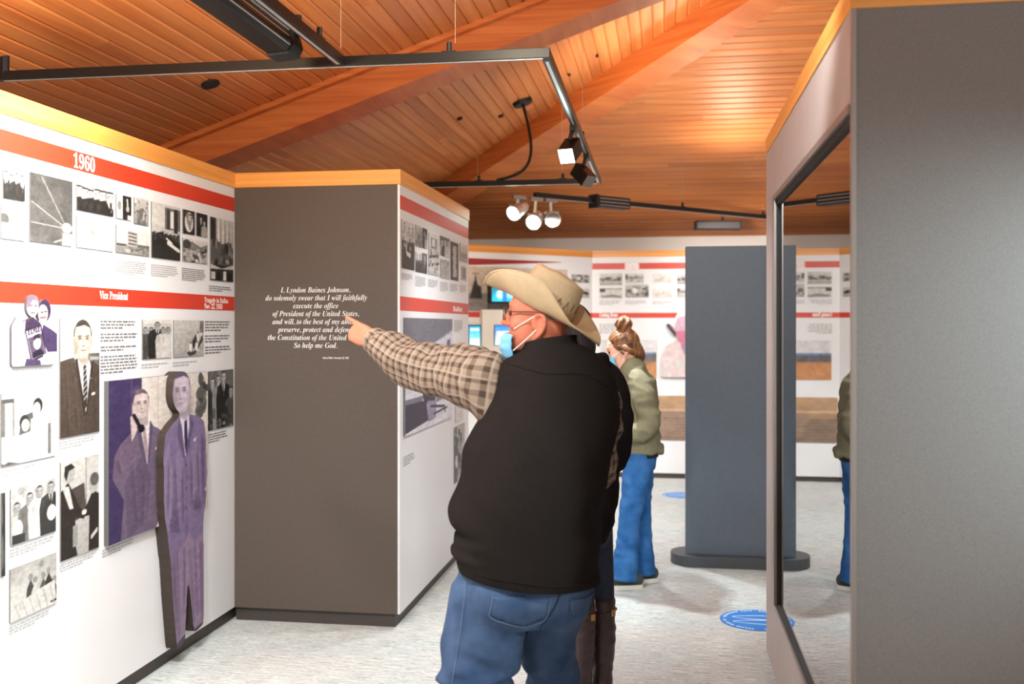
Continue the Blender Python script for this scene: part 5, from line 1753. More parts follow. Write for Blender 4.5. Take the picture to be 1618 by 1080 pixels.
def mask_form(z0=-0.118, z1=-0.022, half=62):
    """Pleated face mask: follows the lower face, bulging at the mouth."""
    def fn(u, v):
        a = math.radians(-half + 2 * half * u); z = z0 + (z1 - z0) * v
        w = 0.068 - 0.022 * (1 - v) ** 2; d = 0.076 + 0.018 * math.cos(a) * math.sin(PI * min(1, max(0, 0.12 + v * 0.85))) - 0.012 * (1 - v) ** 2
        d += 0.0022 * math.sin(v * 18)
        x = w * math.sin(a) * 1.06; y = 0.036 + d * math.cos(a) * 1.02
        z += 0.012 * (1 - math.cos(a)) * (1 if v < 0.5 else -1) * abs(2 * v - 1)
        return (x, y, z)
    return grid_form(22, 16, fn)


SK = mat('skin', (190, 108, 80), 0.5, 0.10, 26, 0.15, 160, spec=0.4)
SK2 = mat('fair_skin', (224, 170, 146), 0.5, 0.06, 26, 0.1, 160, spec=0.4)
DENIM = mat('blue_denim', (46, 66, 96), 0.85, bump=0.25, bscale=420, rgb2=(78, 98, 128), vscale=9, spec=0.15)
DENIM2 = mat('bright_denim', (34, 84, 142), 0.85, bump=0.2, bscale=420, rgb2=(66, 122, 184), vscale=10, spec=0.15)
STITCH = mat('pale_stitching', (104, 122, 148), 0.9)
FLEECE = mat('charcoal_fleece', (38, 33, 31), 0.95, 0.22, 320, 0.5, 520, spec=0.05)
FLEECE2 = mat('black_knit', (34, 30, 30), 0.95, 0.18, 220, 0.5, 400, spec=0.05)
PLAID = plaid_mat()
MASKM = mat('mask_blue', (122, 180, 214), 0.8, 0.05, 30, spec=0.1)
MASKW = mat('mask_loop', (238, 236, 234), 0.7)
STRAW = mat('straw', (190, 164, 128), 0.5, 0.06, 40, 0.5, 420, spec=0.35)
STRAW2 = mat('straw_band', (160, 128, 88), 0.6, 0.2, 90, 0.6, 300)
LATTICE = mat('dark_lattice', (92, 68, 44), 0.8)
HAIRG = mat('grey_hair', (160, 122, 104), 0.8, 0.3, 120, 0.6, 300)
HAIRB = mat('brown_hair', (60, 38, 26), 0.55, bump=0.8, bscale=60, rgb2=(150, 98, 56), vscale=46, stretch=(1, 1, 0.35), spec=0.4)
HAIRD = mat('dark_hair', (30, 22, 19), 0.8, 0.3, 60, 0.6, 120, stretch=(1, 1, 0.2))
OLIVE = mat('khaki_cotton', (126, 122, 98), 0.85, 0.06, 12, 0.15, 200, spec=0.15)
BOOT = mat('dark_leather', (58, 44, 44), 0.42, 0.2, 14, 0.2, 120)
EYEM = mat('eye', (40, 30, 26), 0.15)
GOLD = mat('buckle', (200, 160, 90), 0.3, metal=1.0)

# ------------------------------------------------------------------ the man in the hat
MD = 3.2; ML = (845 - 809) / F * MD


def frame_at(px, d):
    q = RGT * ((px - 809) / F * d) + FWD * d
    return (q.x, q.y, 0.0)


man = empty('person', frame_at(845, MD), YAW)
tag(man, 'man in straw cowboy hat, dark vest and plaid shirt, pointing at the oath', 'person')

HM = head_mtx(Vector((0.020, 0.03, 1.622)), math.radians(77), math.radians(3), 0, 1.0)
WR = Vector((-0.572, 0.335, 1.548)); TIP = Vector((-0.690, 0.42, 1.608))
forms = [f.move(HM) for f in head_forms(jaw=1.06, ez=-0.022, es=1.12)]
rings_form.seg = 28
forms += [limb([(0.03, 0.03, 1.58), (0.045, 0.035, 1.52), (0.05, 0.04, 1.42)], [(0.070, 0.066), (0.074, 0.072), (0.09, 0.085)], up=(0, 1, 0)),
          stack([(1.50, 0.05, 0.04, 0.10, 0.08), (1.43, 0.06, 0.03, 0.165, 0.11), (1.30, 0.05, 0.02, 0.185, 0.14), (1.15, 0.0, 0.01, 0.195, 0.16), (1.0, -0.02, 0.0, 0.205, 0.165), (0.88, -0.03, 0.0, 0.185, 0.145), (0.78, -0.045, 0.0, 0.17, 0.13)]),
          limb([(-0.06, 0.0, 0.84), (-0.15, -0.02, 0.60), (-0.19, -0.01, 0.44), (-0.19, 0.02, 0.09)], [0.09, 0.085, 0.065, 0.045], up=(0, 1, 0)),
          limb([(0.04, 0.05, 0.84), (0.04, 0.10, 0.60), (0.05, 0.12, 0.44), (0.06, 0.16, 0.09)], [0.085, 0.07, 0.06, 0.042], up=(0, 1, 0)),
          limb([(-0.19, 0.00, 0.055), (-0.20, 0.10, 0.045), (-0.21, 0.20, 0.035)], [(0.042, 0.05), (0.045, 0.04), (0.04, 0.028)], up=(0, 0, 1)),
          limb([(0.06, 0.14, 0.055), (0.05, 0.24, 0.045), (0.04, 0.34, 0.035)], [(0.042, 0.05), (0.045, 0.04), (0.04, 0.028)], up=(0, 0, 1)),
          limb([(-0.10, 0.02, 1.42), (-0.33, 0.17, 1.448), WR - Vector((-0.03, 0.02, -0.004)), WR], [0.062, 0.048, 0.031, 0.027], up=(0, 0, 1)),
          limb([(0.19, 0.05, 1.42), (0.225, 0.08, 1.15), (0.14, 0.28, 1.10), (0.06, 0.34, 1.12)], [0.06, 0.045, 0.036, 0.028], up=(0, 1, 0))]
fd = (TIP - WR).normalized()
forms += hand_forms(WR, fd, (-0.35, -0.85, 0.40), (0, 0, 1), ((4, 3, 2), (78, 88, 45), (84, 92, 45), (86, 94, 45)), 1.0, 0.8, True)
forms += hand_forms(Vector((0.06, 0.34, 1.12)), (-0.8, 0.5, 0.1), (0, 0.3, 0.9), (0, 1, 0), ((40, 50, 30),) * 4, 1.0)
body = fuse(forms, 0.0052, 5)
tuck(body, lambda p: p[2] < 1.50 and not (p[0] < -0.53), 0.022)
rings_form.seg = 40
link('body', body, SK, man, True)

# jeans
forms = [stack([(0.90, -0.015, 0.0, 0.212, 0.172), (0.80, -0.025, 0.0, 0.222, 0.178), (0.72, -0.045, 0.005, 0.226, 0.172), (0.66, -0.06, 0.01, 0.205, 0.15)]),
         ball((-0.09, -0.09, 0.76), (0.12, 0.10, 0.12), n=24), ball((0.085, -0.05, 0.76), (0.10, 0.10, 0.12), n=24),
         limb([(-0.135, -0.02, 0.76), (-0.162, -0.025, 0.62), (-0.182, -0.03, 0.52), (-0.188, -0.03, 0.44), (-0.19, 0.01, 0.22), (-0.19, 0.02, 0.055)], [(0.13, 0.13), (0.130, 0.128), (0.118, 0.115), (0.105, 0.10), (0.088, 0.09), (0.082, 0.09)], up=(0, 1, 0), cap='flat'),
         limb([(0.07, 0.06, 0.76), (0.05, 0.09, 0.62), (0.045, 0.11, 0.52), (0.06, 0.13, 0.44), (0.07, 0.15, 0.22), (0.07, 0.16, 0.055)], [(0.115, 0.12), (0.10, 0.115), (0.086, 0.10), (0.082, 0.092), (0.078, 0.085), (0.075, 0.085)], up=(0, 1, 0), cap='flat')]
jeans = fuse(forms, 0.0085, 5)
push(jeans, lambda p, n: 0.011 * ridge((p[0] + 0.4 * p[2], p[1], p[2]), (7, 7, 15), 3.1) * max(0, min(1, (0.66 - p[2]) * 6)) + 0.008 * nz(p, (9, 9, 14), 9.0) - 0.022 * math.exp(-((p[2] - 0.475 - 0.14 * (p[0] + 0.19)) / 0.012) ** 2) * (1 if p[0] < -0.05 and p[1] < 0.02 else 0)
     + 0.012 * math.exp(-((p[2] - 0.50 - 0.14 * (p[0] + 0.19)) / 0.018) ** 2) * (1 if p[0] < -0.05 and p[1] < 0.02 else 0))
jo = link('jeans', jeans, DENIM, man, True)
JB = BVHTree.FromPolygons([v.co.copy() for v in jeans.vertices], [tuple(p.vertices) for p in jeans.polygons])


def drape(name, poly, bvh, m_, parent, off=0.004, step=0.008, dirn=(0, 1, 0), start=-0.8):
    """A patch cut to a polygon in (x, z) and laid on the surface behind it."""
    xs = [p[0] for p in poly]; zs = [p[1] for p in poly]
    nx = max(2, int((max(xs) - min(xs)) / step)); nzz = max(2, int((max(zs) - min(zs)) / step))

    def inside(x, z):
        r = False; n = len(poly)
        for i in range(n):
            (x0, z0), (x1, z1) = poly[i], poly[(i + 1) % n]
            if (z0 > z) != (z1 > z) and x < (x1 - x0) * (z - z0) / (z1 - z0) + x0: r = not r
        return r
    idx = {}; vs = []; fs = []
    for j in range(nzz + 1):
        for i in range(nx + 1):
            x = min(xs) + (max(xs) - min(xs)) * i / nx; z = min(zs) + (max(zs) - min(zs)) * j / nzz
            h = bvh.ray_cast(Vector((x, start, z)), Vector(dirn))
            if h[0] is not None: idx[(j, i)] = len(vs); vs.append(h[0] + h[1] * off)
    for j in range(nzz):
        for i in range(nx):
            q = [(j, i), (j, i + 1), (j + 1, i + 1), (j + 1, i)]
            cx_ = min(xs) + (max(xs) - min(xs)) * (i + .5) / nx; cz_ = min(zs) + (max(zs) - min(zs)) * (j + .5) / nzz
            if all(k in idx for k in q) and inside(cx_, cz_): fs.append(tuple(idx[k] for k in q))
    used = sorted({i for f_ in fs for i in f_}); rm = {k: i for i, k in enumerate(used)}
    fo = Form([vs[i] for i in used], [tuple(rm[i] for i in f_) for f_ in fs])
    return form_obj(name, fo, m_, parent, solid=0.003)


def seam(name, pts, bvh, m_, parent, r=0.0010, off=0.006, start=-0.8):
    out = []
    for x, z in spline(pts, 6):
        h = bvh.ray_cast(Vector((x, start, z)), Vector((0, 1, 0)))
        if h[0] is not None: out.append(tuple(h[0] + h[1] * off))
    if len(out) < 2: return None
    rings_form.seg = 6
    o = form_obj(name, limb(out, [r] * len(out), per=1), m_, parent)
    rings_form.seg = 40
    return o


def mx(px, py, d=3.05): return ((px - 809) / F * d - ML, EYE - (py - HY) * d / F)


pk = [mx(780, 938), mx(868, 942), mx(862, 972), mx(828, 987), mx(776, 968)]
p1 = drape('back_pocket', pk, JB, DENIM, jo)
seam('stitching', [pk[0], mx(777, 955), pk[4], mx(800, 978), pk[3], mx(848, 982), pk[2], pk[1]], JB, STITCH, p1, off=0.0085)
pk = [mx(902, 944, 3.08), mx(938, 940, 3.1), mx(930, 962, 3.1), mx(910, 972, 3.08), mx(900, 962, 3.08)]
p2 = drape('back_pocket', pk, JB, DENIM, jo)
seam('stitching', [mx(738, 915, 3.12), mx(735, 950, 3.12), mx(728, 1000, 3.1), mx(716, 1075, 3.12)], JB, STITCH, jo, off=0.003)
seam('stitching', [mx(884, 938), mx(874, 962), mx(850, 1000), mx(828, 1030)], JB, mat('dark_seam', (40, 58, 86), 0.9), jo, off=0.002, r=0.003)
rings_form.seg = 20
shoe = mat('brown_boot', (70, 48, 36), 0.5, 0.1, 20)
for (x, y) in ((-0.195, 0.02), (0.065, 0.16)):
    s_ = fuse([limb([(x, y - 0.07, 0.05), (x - 0.005, y + 0.06, 0.045), (x - 0.02, y + 0.20, 0.035), (x - 0.025, y + 0.25, 0.03)], [(0.045, 0.05), (0.05, 0.045), (0.05, 0.035), (0.035, 0.026)], up=(0, 0, 1)), limb([(x, y - 0.02, 0.05), (x, y - 0.01, 0.2)], [0.055, 0.06], up=(0, 1, 0))], 0.009, 3)
    push(s_, lambda p, n: max(0.0, 0.002 - p[2]) if n[2] > 0 else 0.0)
    mn = min(v.co.z for v in s_.vertices)
    for v in s_.vertices: v.co.z -= mn
    link('boot', s_, shoe, man, True)
rings_form.seg = 48


# vest
def vest_disp(ph, t, q):
    x, y, z = q
    d = 0.007 * nz(q, (6, 6, 5), 2.2) + 0.005 * (ridge((x + 0.5 * z, y, z), (7, 4, 3), 6.0) - 0.4)
    d += 0.010 * (ridge((x - 0.9 * z, y, z + 0.6 * x), (10, 3, 4), 2.0) - 0.35) * max(0, min(1, (z - 1.05) * 4)) * max(0, min(1, (0.10 - x) * 6)) * max(0, min(1, (1.45 - z) * 8))
    fold = math.sin((z * 1.0 + (x + 0.2) * 0.9) * 34 + 1.5 * nz(q, (4, 4, 4), 5)) * 0.5 + 0.5
    d += 0.016 * fold * max(0, min(1, (-x - 0.02) * 6)) * max(0, min(1, (1.12 - z) * 5)) * max(0, min(1, (z - 0.84) * 12))
    d += 0.006 * math.sin(z * 40 - x * 22) * max(0, min(1, (x - 0.08) * 8)) * max(0, min(1, (1.3 - z) * 3))
    d -= 0.016 * math.exp(-((z - 0.945) / 0.018) ** 2) * max(0, min(1, (-x - 0.14) * 10))
    d += 0.012 * math.exp(-((z - 0.862) / 0.014) ** 2) * max(0, min(1, (-x - 0.14) * 10))
    return d


vk = [(0.795, -0.026, 0.0, 0.224, 0.200), (0.815, -0.026, 0.0, 0.228, 0.204), (0.86, -0.028, 0.0, 0.230, 0.206), (0.93, -0.028, 0.0, 0.232, 0.208), (1.02, -0.028, 0.0, 0.240, 0.212), (1.12, -0.006, 0.005, 0.236, 0.208), (1.22, 0.018, 0.012, 0.238, 0.200),
      (1.31, 0.052, 0.02, 0.222, 0.186), (1.39, 0.066, 0.028, 0.200, 0.176), (1.445, 0.060, 0.034, 0.188, 0.164), (1.485, 0.050, 0.036, 0.162, 0.142), (1.512, 0.046, 0.038, 0.122, 0.114), (1.530, 0.044, 0.038, 0.090, 0.096), (1.555, 0.046, 0.036, 0.083, 0.088)]
rings_form.seg = 96
vest = stack(vk, per=8, cap=False, disp=vest_disp, ex=2.25)
# the hem rides up on the left, the collar leans with the neck
for p_ in vest.v:
    w = max(0, min(1, (0.93 - p_[2]) / 0.14)); p_[2] += w * (-0.16 * (p_[0] + 0.02)) * (1 if p_[0] < 0 else 0.3)
    w = max(0, min(1, (p_[2] - 1.47) / 0.07)); p_[2] += w * 0.16 * (p_[0] - 0.04); p_[2] -= w * 0.10 * (p_[1] - 0.03)
vo = form_obj('vest', vest, FLEECE, man, solid=0.006)
VB = BVHTree.FromPolygons([v.co.copy() for v in vo.data.vertices], [tuple(p.vertices) for p in vo.data.polygons])
seam('yoke_seam', [mx(800, 575), mx(860, 590), mx(920, 592), mx(962, 612, 3.1)], VB, FLEECE, vo, r=0.0022, off=0.001)
seam('hem_seam', [mx(735, 893, 3.12), mx(780, 908), mx(850, 924, 3.0), mx(920, 922, 3.05), mx(945, 915, 3.1)], VB, FLEECE, vo, r=0.0022, off=0.001)
rings_form.seg = 8
z0_ = Vector((*mx(722, 838, 3.2)[:1], 0.0, mx(722, 838, 3.2)[1]))
form_obj('zipper_pull', limb([z0_ + Vector((0.02, -0.03, 0.01)), z0_ + Vector((-0.004, -0.02, 0.0)), z0_ + Vector((-0.006, -0.02, -0.045))], [0.0025, 0.0025, 0.003]), M['blackmatte'], vo)
rings_form.seg = 48


# plaid shirt: left sleeve stretched out, cuff, right sleeve, tail at the armhole
def sleeve_disp(ph, t, q):
    w = min(1.0, t * 5)
    d = 0.010 * w * (ridge((q[0] * 1.0 + q[2] * 0.7, q[1], q[2]), (13, 6, 8), 1.0) - 0.45)
    d += 0.008 * w * math.sin(t * 30 + 2.6 * math.sin(ph + 1.0) + 3 * nz(q, (5, 5, 5), 1.0)) * (0.3 + 0.7 * max(0, math.sin(ph + 0.6)))
    d += 0.012 * w * nz(q, (8, 8, 10), 4.4)
    return d


SLV = [(-0.02, 0.03, 1.405), (-0.10, 0.035, 1.405), (-0.165, 0.05, 1.418), (-0.25, 0.115, 1.438), (-0.34, 0.18, 1.450), (-0.43, 0.24, 1.474), (-0.50, 0.288, 1.512), (-0.545, 0.318, 1.540)]
rings_form.seg = 56
sl = limb(SLV, [(0.070, 0.080), (0.078, 0.096), (0.094, 0.104), (0.090, 0.092), (0.086, 0.088), (0.078, 0.082), (0.062, 0.066), (0.050, 0.050)], per=7, up=(0, 0, 1), cap='flat', disp=sleeve_disp)
# cloth hangs below the upper arm near the armhole
for p_ in sl.v:
    w = math.exp(-((p_[0] + 0.15) / 0.045) ** 2) * max(0, min(1, (1.40 - p_[2]) / 0.08)); p_[2] -= 0.05 * w
so = form_obj('shirt_sleeve', sl, PLAID, man, uvs=True)
cf = limb([(-0.528, 0.306, 1.528), (-0.545, 0.318, 1.540), (-0.568, 0.333, 1.556)], [(0.050, 0.051), (0.053, 0.054), (0.047, 0.047)], per=4, up=(0, 0, 1), cap=None, disp=lambda ph, t, q: 0.003 * math.sin(ph * 3))
form_obj('cuff', cf, PLAID, so, uvs=True)
sl = limb([(0.16, 0.05, 1.42), (0.215, 0.07, 1.33), (0.222, 0.09, 1.22), (0.215, 0.13, 1.12), (0.15, 0.25, 1.09), (0.08, 0.32, 1.11)], [0.075, 0.066, 0.060, 0.055, 0.05, 0.042], per=6, up=(0, 1, 0), cap='flat', disp=sleeve_disp)
form_obj('shirt_sleeve', sl, PLAID, man, uvs=True)
rings_form.seg = 40
form_obj('shirt_collar', stack([(1.535, 0.044, 0.036, 0.080, 0.080), (1.558, 0.044, 0.036, 0.077, 0.077)], per=3, cap=False), PLAID, man, uvs=True, solid=0.004)

# hair, mask, spectacles
hr = ball((0, -0.006, 0.045), (0.0785, 0.097, 0.088), n=36)
hr.f = [f_ for f_ in hr.f if all((hr.v[i][1] < -0.015) and (hr.v[i][2] > -0.015) for i in f_)]
form_obj('hair', hr.move(HM), HAIRG, man, solid=0.003)
mk = mask_form(-0.132, -0.044, 60).move(HM @ Matrix.Translation((0, 0.002, -0.004)))
mo = form_obj('face_mask', mk, MASKM, man, solid=0.003)
rings_form.seg = 6
for s in (-1, 1):
    for za, zb_ in ((-0.034, 0.026), (-0.104, -0.022)):
        fo = limb([(s * 0.062, 0.072, za), (s * 0.072, 0.035, (za * .6 + zb_ * .4)), (s * 0.085, -0.004, zb_ - 0.012)], [0.0015] * 3).move(HM)
        form_obj('ear_loop', fo, MASKW, mo)
gl = empty('spectacles'); gl.parent = man
fr_m = mat('spectacle_frame', (62, 40, 32), 0.35)
bpy.data.objects.remove(gl)
rim0 = None
for s in (-1, 1):
    pts = [(s * 0.034 + 0.026 * math.copysign(abs(math.cos(a)) ** .7, math.cos(a)), 0.116 - 0.10 * abs(s * 0.034 + 0.026 * math.cos(a)) ** 1.5 * 4, 0.012 + 0.019 * math.copysign(abs(math.sin(a)) ** .7, math.sin(a))) for a in np.linspace(0, 2 * PI, 21)]
    fo = limb(pts, [0.0022] * 21, per=2).move(HM)
    r_o = form_obj('spectacles' if rim0 is None else 'rim', fo, fr_m, man if rim0 is None else rim0)
    if rim0 is None: rim0 = r_o
    v = [tuple(HM @ Vector(p_)) for p_ in pts[:-1]]
    ln = mesh_from(v + [tuple(HM @ Vector((0, 0.0012, 0)) - HM @ Vector((0, 0, 0)) + Vector(q_)) for q_ in v], [tuple(range(20)), tuple(range(39, 19, -1))] + [(i, 20 + i, 20 + (i + 1) % 20, (i + 1) % 20) for i in range(20)])
    link('lens', ln, M['lens'], rim0)
    form_obj('temple', limb([(s * 0.062, 0.094, 0.020), (s * 0.074, 0.05, 0.021), (s * 0.084, 0.0, 0.022), (s * 0.085, -0.022, 0.012), (s * 0.082, -0.034, -0.012)], [0.0022, 0.0024, 0.0024, 0.0028, 0.003]).move(HM), fr_m, rim0)
form_obj('bridge', limb([(-0.009, 0.116, 0.016), (0, 0.120, 0.019), (0.009, 0.116, 0.016)], [0.002] * 3).move(HM), fr_m, rim0)
for s in (-1, 1): link('eye', mesh_from(*(lambda b: (b.v, b.f))(ball((s * 0.031, 0.0885, 0.016), 0.0115, n=12).move(HM))), EYEM, man, True)
rings_form.seg = 40

# cowboy hat: x right, y front, z up in its own frame, tipped back
HT = Matrix.Translation((0.026, 0.028, 1.650)) @ Matrix.Rotation(math.radians(80), 4, 'Z') @ Matrix.Rotation(math.radians(27), 4, 'X')


def brim(u, v):
    a = 2 * PI * u; c, s = math.cos(a), math.sin(a)                    # a = 0 right side, 90 deg front
    r0x, r0y = 0.080, 0.101; r1x, r1y = 0.150, 0.212
    rx = r0x + (r1x - r0x) * v; ry = r0y + (r1y - r0y) * v
    x = rx * c; y = ry * s
    side = abs(c) ** 1.5
    att = 1.0 if c > 0 else max(0.12, min(1.0, 1 - 1.35 * (0.12 - s)))    # the left side dips towards the back
    att = att if c < 0 else max(0.3, min(1.0, 1 - 0.5 * (-s)))
    side = abs(c) ** 0.85
    z = 0.092 * side * att * v ** 1.5 - 0.008 * (1 - side) * v ** 2 - 0.010 * max(0, -s) ** 3 * v ** 2
    x *= 1 - 0.12 * side * v ** 3
    return (x, y, z)


def crown(u, v):
    a = 2 * PI * u; c, s = math.cos(a), math.sin(a)
    h = 0.130 + 0.008 * s
    if v < 0.62:
        t = v / 0.62; k = 1 - 0.10 * t - 0.06 * t ** 3
        return (0.080 * k * c, 0.101 * k * s - 0.004 * t, h * t * (1 - 0.04 * t))
    t = (v - 0.62) / 0.38; k = 0.84 * (1 - t) ** 0.75
    rim = math.sin(PI * min(1, t * 1.0)) * 0.010
    x = 0.080 * k * c; y = 0.101 * k * s - 0.004
    crease = -0.038 * math.exp(-(x / 0.020) ** 2) * min(1, t * 2.2) * (1 - 0.25 * abs(y) / 0.1)
    pinch = -0.026 * math.exp(-((abs(x) - 0.052) / 0.02) ** 2) * max(0, min(1, (y - 0.01) / 0.05)) * min(1, t * 3)
    return (x, y, h * 0.96 + rim * (1 if abs(x) > 0.02 else 0.6) + crease + pinch)


hat = form_obj('hat', grid_form(96, 22, crown, True).move(HT), STRAW, man, solid=0.003)
form_obj('brim', grid_form(96, 16, brim, True).move(HT), STRAW, hat, solid=0.004)
form_obj('hat_band', grid_form(96, 5, lambda u, v: (0.0815 * math.cos(2 * PI * u), 0.1025 * math.sin(2 * PI * u), 0.006 + 0.030 * v), True).move(HT), STRAW2, hat, solid=0.002)
for k in range(40):                                                   # open diamond weave above the band
    u = k / 40
    for sg in (-1, 1):
        pts = []
        for t in (0, .5, 1):
            a = 2 * PI * (u + sg * t * 0.025); zz = 0.012 + t * 0.052; kk = 1.018 - 0.10 * (zz / 0.132)
            pts.append((0.080 * kk * math.cos(a), 0.101 * kk * math.sin(a), zz))
        rings_form.seg = 4
        if k % 2 == 0: form_obj('lattice_strand', limb(pts, [0.0022] * 3, per=2).move(HT), LATTICE if sg > 0 else STRAW2, hat)
rings_form.seg = 8
ed = [brim(k / 60, 1.0) for k in range(61)]
form_obj('brim_edge', limb(ed, [0.0035] * 61, per=1, cap=None).move(HT), STRAW, hat)
rings_form.seg = 32

# ------------------------------------------------------------------ the person in dark clothes behind him
P2D = 4.2; p2 = empty('person', frame_at(931, P2D), YAW)
tag(p2, 'person in black knit jacket and tall dark boots, mostly hidden behind the hatted man', 'person')
hm2 = head_mtx(Vector((-0.085, 0.02, 1.565)), math.radians(50), 0, 0, 0.95)
forms = [f.move(hm2) for f in head_forms()]
forms += [limb([(-0.07, 0.02, 1.53), (-0.05, 0.02, 1.42), (-0.03, 0.02, 1.34)], [0.052, 0.055, 0.07], up=(0, 1, 0)),
          stack([(1.40, -0.02, 0.02, 0.10, 0.07), (1.33, -0.01, 0.02, 0.15, 0.09), (1.2, -0.01, 0.02, 0.15, 0.10), (1.0, -0.02, 0.02, 0.13, 0.10), (0.85, -0.02, 0.02, 0.15, 0.11), (0.76, -0.02, 0.02, 0.14, 0.10)]),
          limb([(-0.05, 0, 0.8), (-0.03, -0.01, 0.48), (-0.03, 0.0, 0.08)], [0.08, 0.055, 0.04], up=(0, 1, 0)), limb([(0.035, 0.05, 0.8), (0.06, 0.06, 0.48), (0.062, 0.07, 0.08)], [0.075, 0.055, 0.04], up=(0, 1, 0)),
          limb([(-0.03, -0.03, 0.05), (-0.06, 0.1, 0.035)], [0.04, 0.03]), limb([(0.062, 0.06, 0.05), (0.03, 0.2, 0.035)], [0.04, 0.03]),
          limb([(0.13, 0.02, 1.33), (0.15, 0.03, 1.08), (0.10, 0.18, 0.98)], [0.045, 0.036, 0.028], up=(0, 1, 0)), limb([(-0.14, 0.02, 1.33), (-0.16, 0.05, 1.08), (-0.10, 0.2, 1.0)], [0.045, 0.036, 0.028], up=(0, 1, 0))]
forms += hand_forms(Vector((0.10, 0.18, 0.98)), (-0.4, 0.9, 0), (0.3, 0.2, 0.9), (-1, 0, 0), ((25, 30, 20),) * 4, 0.92)
forms += hand_forms(Vector((-0.10, 0.2, 1.0)), (0.3, 0.9, 0), (-0.3, 0.2, 0.9), (1, 0, 0), ((25, 30, 20),) * 4, 0.92)
bd = fuse(forms, 0.0075, 4); tuck(bd, lambda p: p[2] < 1.42 and p[1] < 0.17, 0.026); link('body', bd, SK2, p2, True)
forms = [stack([(0.70, 0.0, 0.01, 0.075, 0.12), (0.78, -0.01, 0.01, 0.115, 0.14), (0.95, 0.0, 0.01, 0.125, 0.15), (1.12, 0.0, 0.02, 0.14, 0.15), (1.28, 0.0, 0.02, 0.145, 0.13), (1.38, -0.02, 0.02, 0.12, 0.11), (1.46, -0.04, 0.02, 0.075, 0.085), (1.50, -0.05, 0.02, 0.062, 0.07)]),
         limb([(0.05, 0.02, 1.42), (0.10, 0.02, 1.33), (0.117, 0.02, 1.20), (0.112, 0.04, 1.05), (0.085, 0.14, 0.98)], [0.055, 0.066, 0.066, 0.060, 0.05], up=(0, 1, 0)),
         limb([(-0.10, 0.02, 1.40), (-0.14, 0.02, 1.25), (-0.15, 0.05, 1.08), (-0.10, 0.17, 1.0)], [0.06, 0.066, 0.058, 0.05], up=(0, 1, 0)),
         limb([(0.0, 0.06, 1.44), (0.055, -0.03, 1.46), (-0.02, -0.08, 1.44), (-0.10, -0.03, 1.46)], [0.035, 0.038, 0.04, 0.036])]
jk = fuse(forms, 0.0095, 4); push(jk, lambda p, n: 0.008 * nz(p, (9, 9, 12), 1.1) + 0.006 * ridge(p, (6, 6, 14), 8.0))
link('jacket', jk, FLEECE2, p2, True)
rings_form.seg = 24
forms = [stack([(0.90, -0.02, 0.02, 0.115, 0.115), (0.76, -0.02, 0.02, 0.112, 0.115), (0.68, -0.02, 0.02, 0.10, 0.10)]), limb([(-0.045, 0, 0.74), (-0.03, -0.01, 0.48), (-0.03, -0.01, 0.36)], [0.075, 0.052, 0.05], up=(0, 1, 0)), limb([(0.035, 0.05, 0.74), (0.060, 0.06, 0.48), (0.062, 0.06, 0.36)], [0.070, 0.052, 0.05], up=(0, 1, 0))]
link('trousers', fuse(forms, 0.01, 3), mat('dark_denim', (36, 46, 66), 0.85, 0.15, 40), p2, True)
for (x, y) in ((-0.030, -0.01), (0.062, 0.06)):
    bt = fuse([limb([(x, y, 0.435), (x, y, 0.36), (x, y + 0.004, 0.24), (x, y + 0.01, 0.12), (x, y + 0.01, 0.05)], [0.052, 0.056, 0.054, 0.042, 0.044], up=(0, 1, 0), cap='flat'), limb([(x, y - 0.02, 0.04), (x - 0.03, y + 0.10, 0.035), (x - 0.045, y + 0.17, 0.028)], [(0.04, 0.04), (0.042, 0.035), (0.03, 0.024)], up=(0, 0, 1))], 0.008, 3)
    push(bt, lambda p, n: 0.004 * ridge(p, (5, 5, 26), 2.0))
    mn = min(v.co.z for v in bt.vertices)
    for v in bt.vertices: v.co.z -= mn
    bo = link('boot', bt, BOOT, p2, True)
    rings_form.seg = 16
    form_obj('strap', limb([(x + 0.058 * math.cos(a), y + 0.058 * math.sin(a), 0.385 + 0.01 * math.cos(a)) for a in np.linspace(0, 2 * PI, 17)], [0.0045] * 17, per=1, cap=None), BOOT, bo)
    m = mesh_from(*box_data(-0.012, 0.012, -0.003, 0.003, -0.014, 0.014)); bevel_mesh(m, 0.002, 1)
    b_ = link('buckle', m, GOLD, bo); b_.location = (x + 0.042, y - 0.045, 0.388); b_.rotation_euler = (0, 0, 0.7)
rings_form.seg = 28
hh = fuse([ball((0, -0.012, 0.05), (0.083, 0.100, 0.095), n=24), limb([(0, -0.06, 0.03), (0, -0.085, -0.06), (0.0, -0.075, -0.13)], [(0.07, 0.05), (0.065, 0.045), (0.04, 0.03)], up=(0, 1, 0))], 0.008, 3)
for v in hh.vertices:
    if v.co.y > 0.055: v.co.y = 0.055 + (v.co.y - 0.055) * 0.1
    v.co = hm2 @ v.co
link('hair', hh, HAIRD, p2, True)
hb = mask_form().move(hm2); form_obj('face_mask', hb, MASKM, p2, solid=0.003)
for s in (-1, 1): link('eye', mesh_from(*(lambda b: (b.v, b.f))(ball((s * 0.031, 0.0885, 0.016), 0.0115, n=12).move(hm2))), EYEM, p2, True)

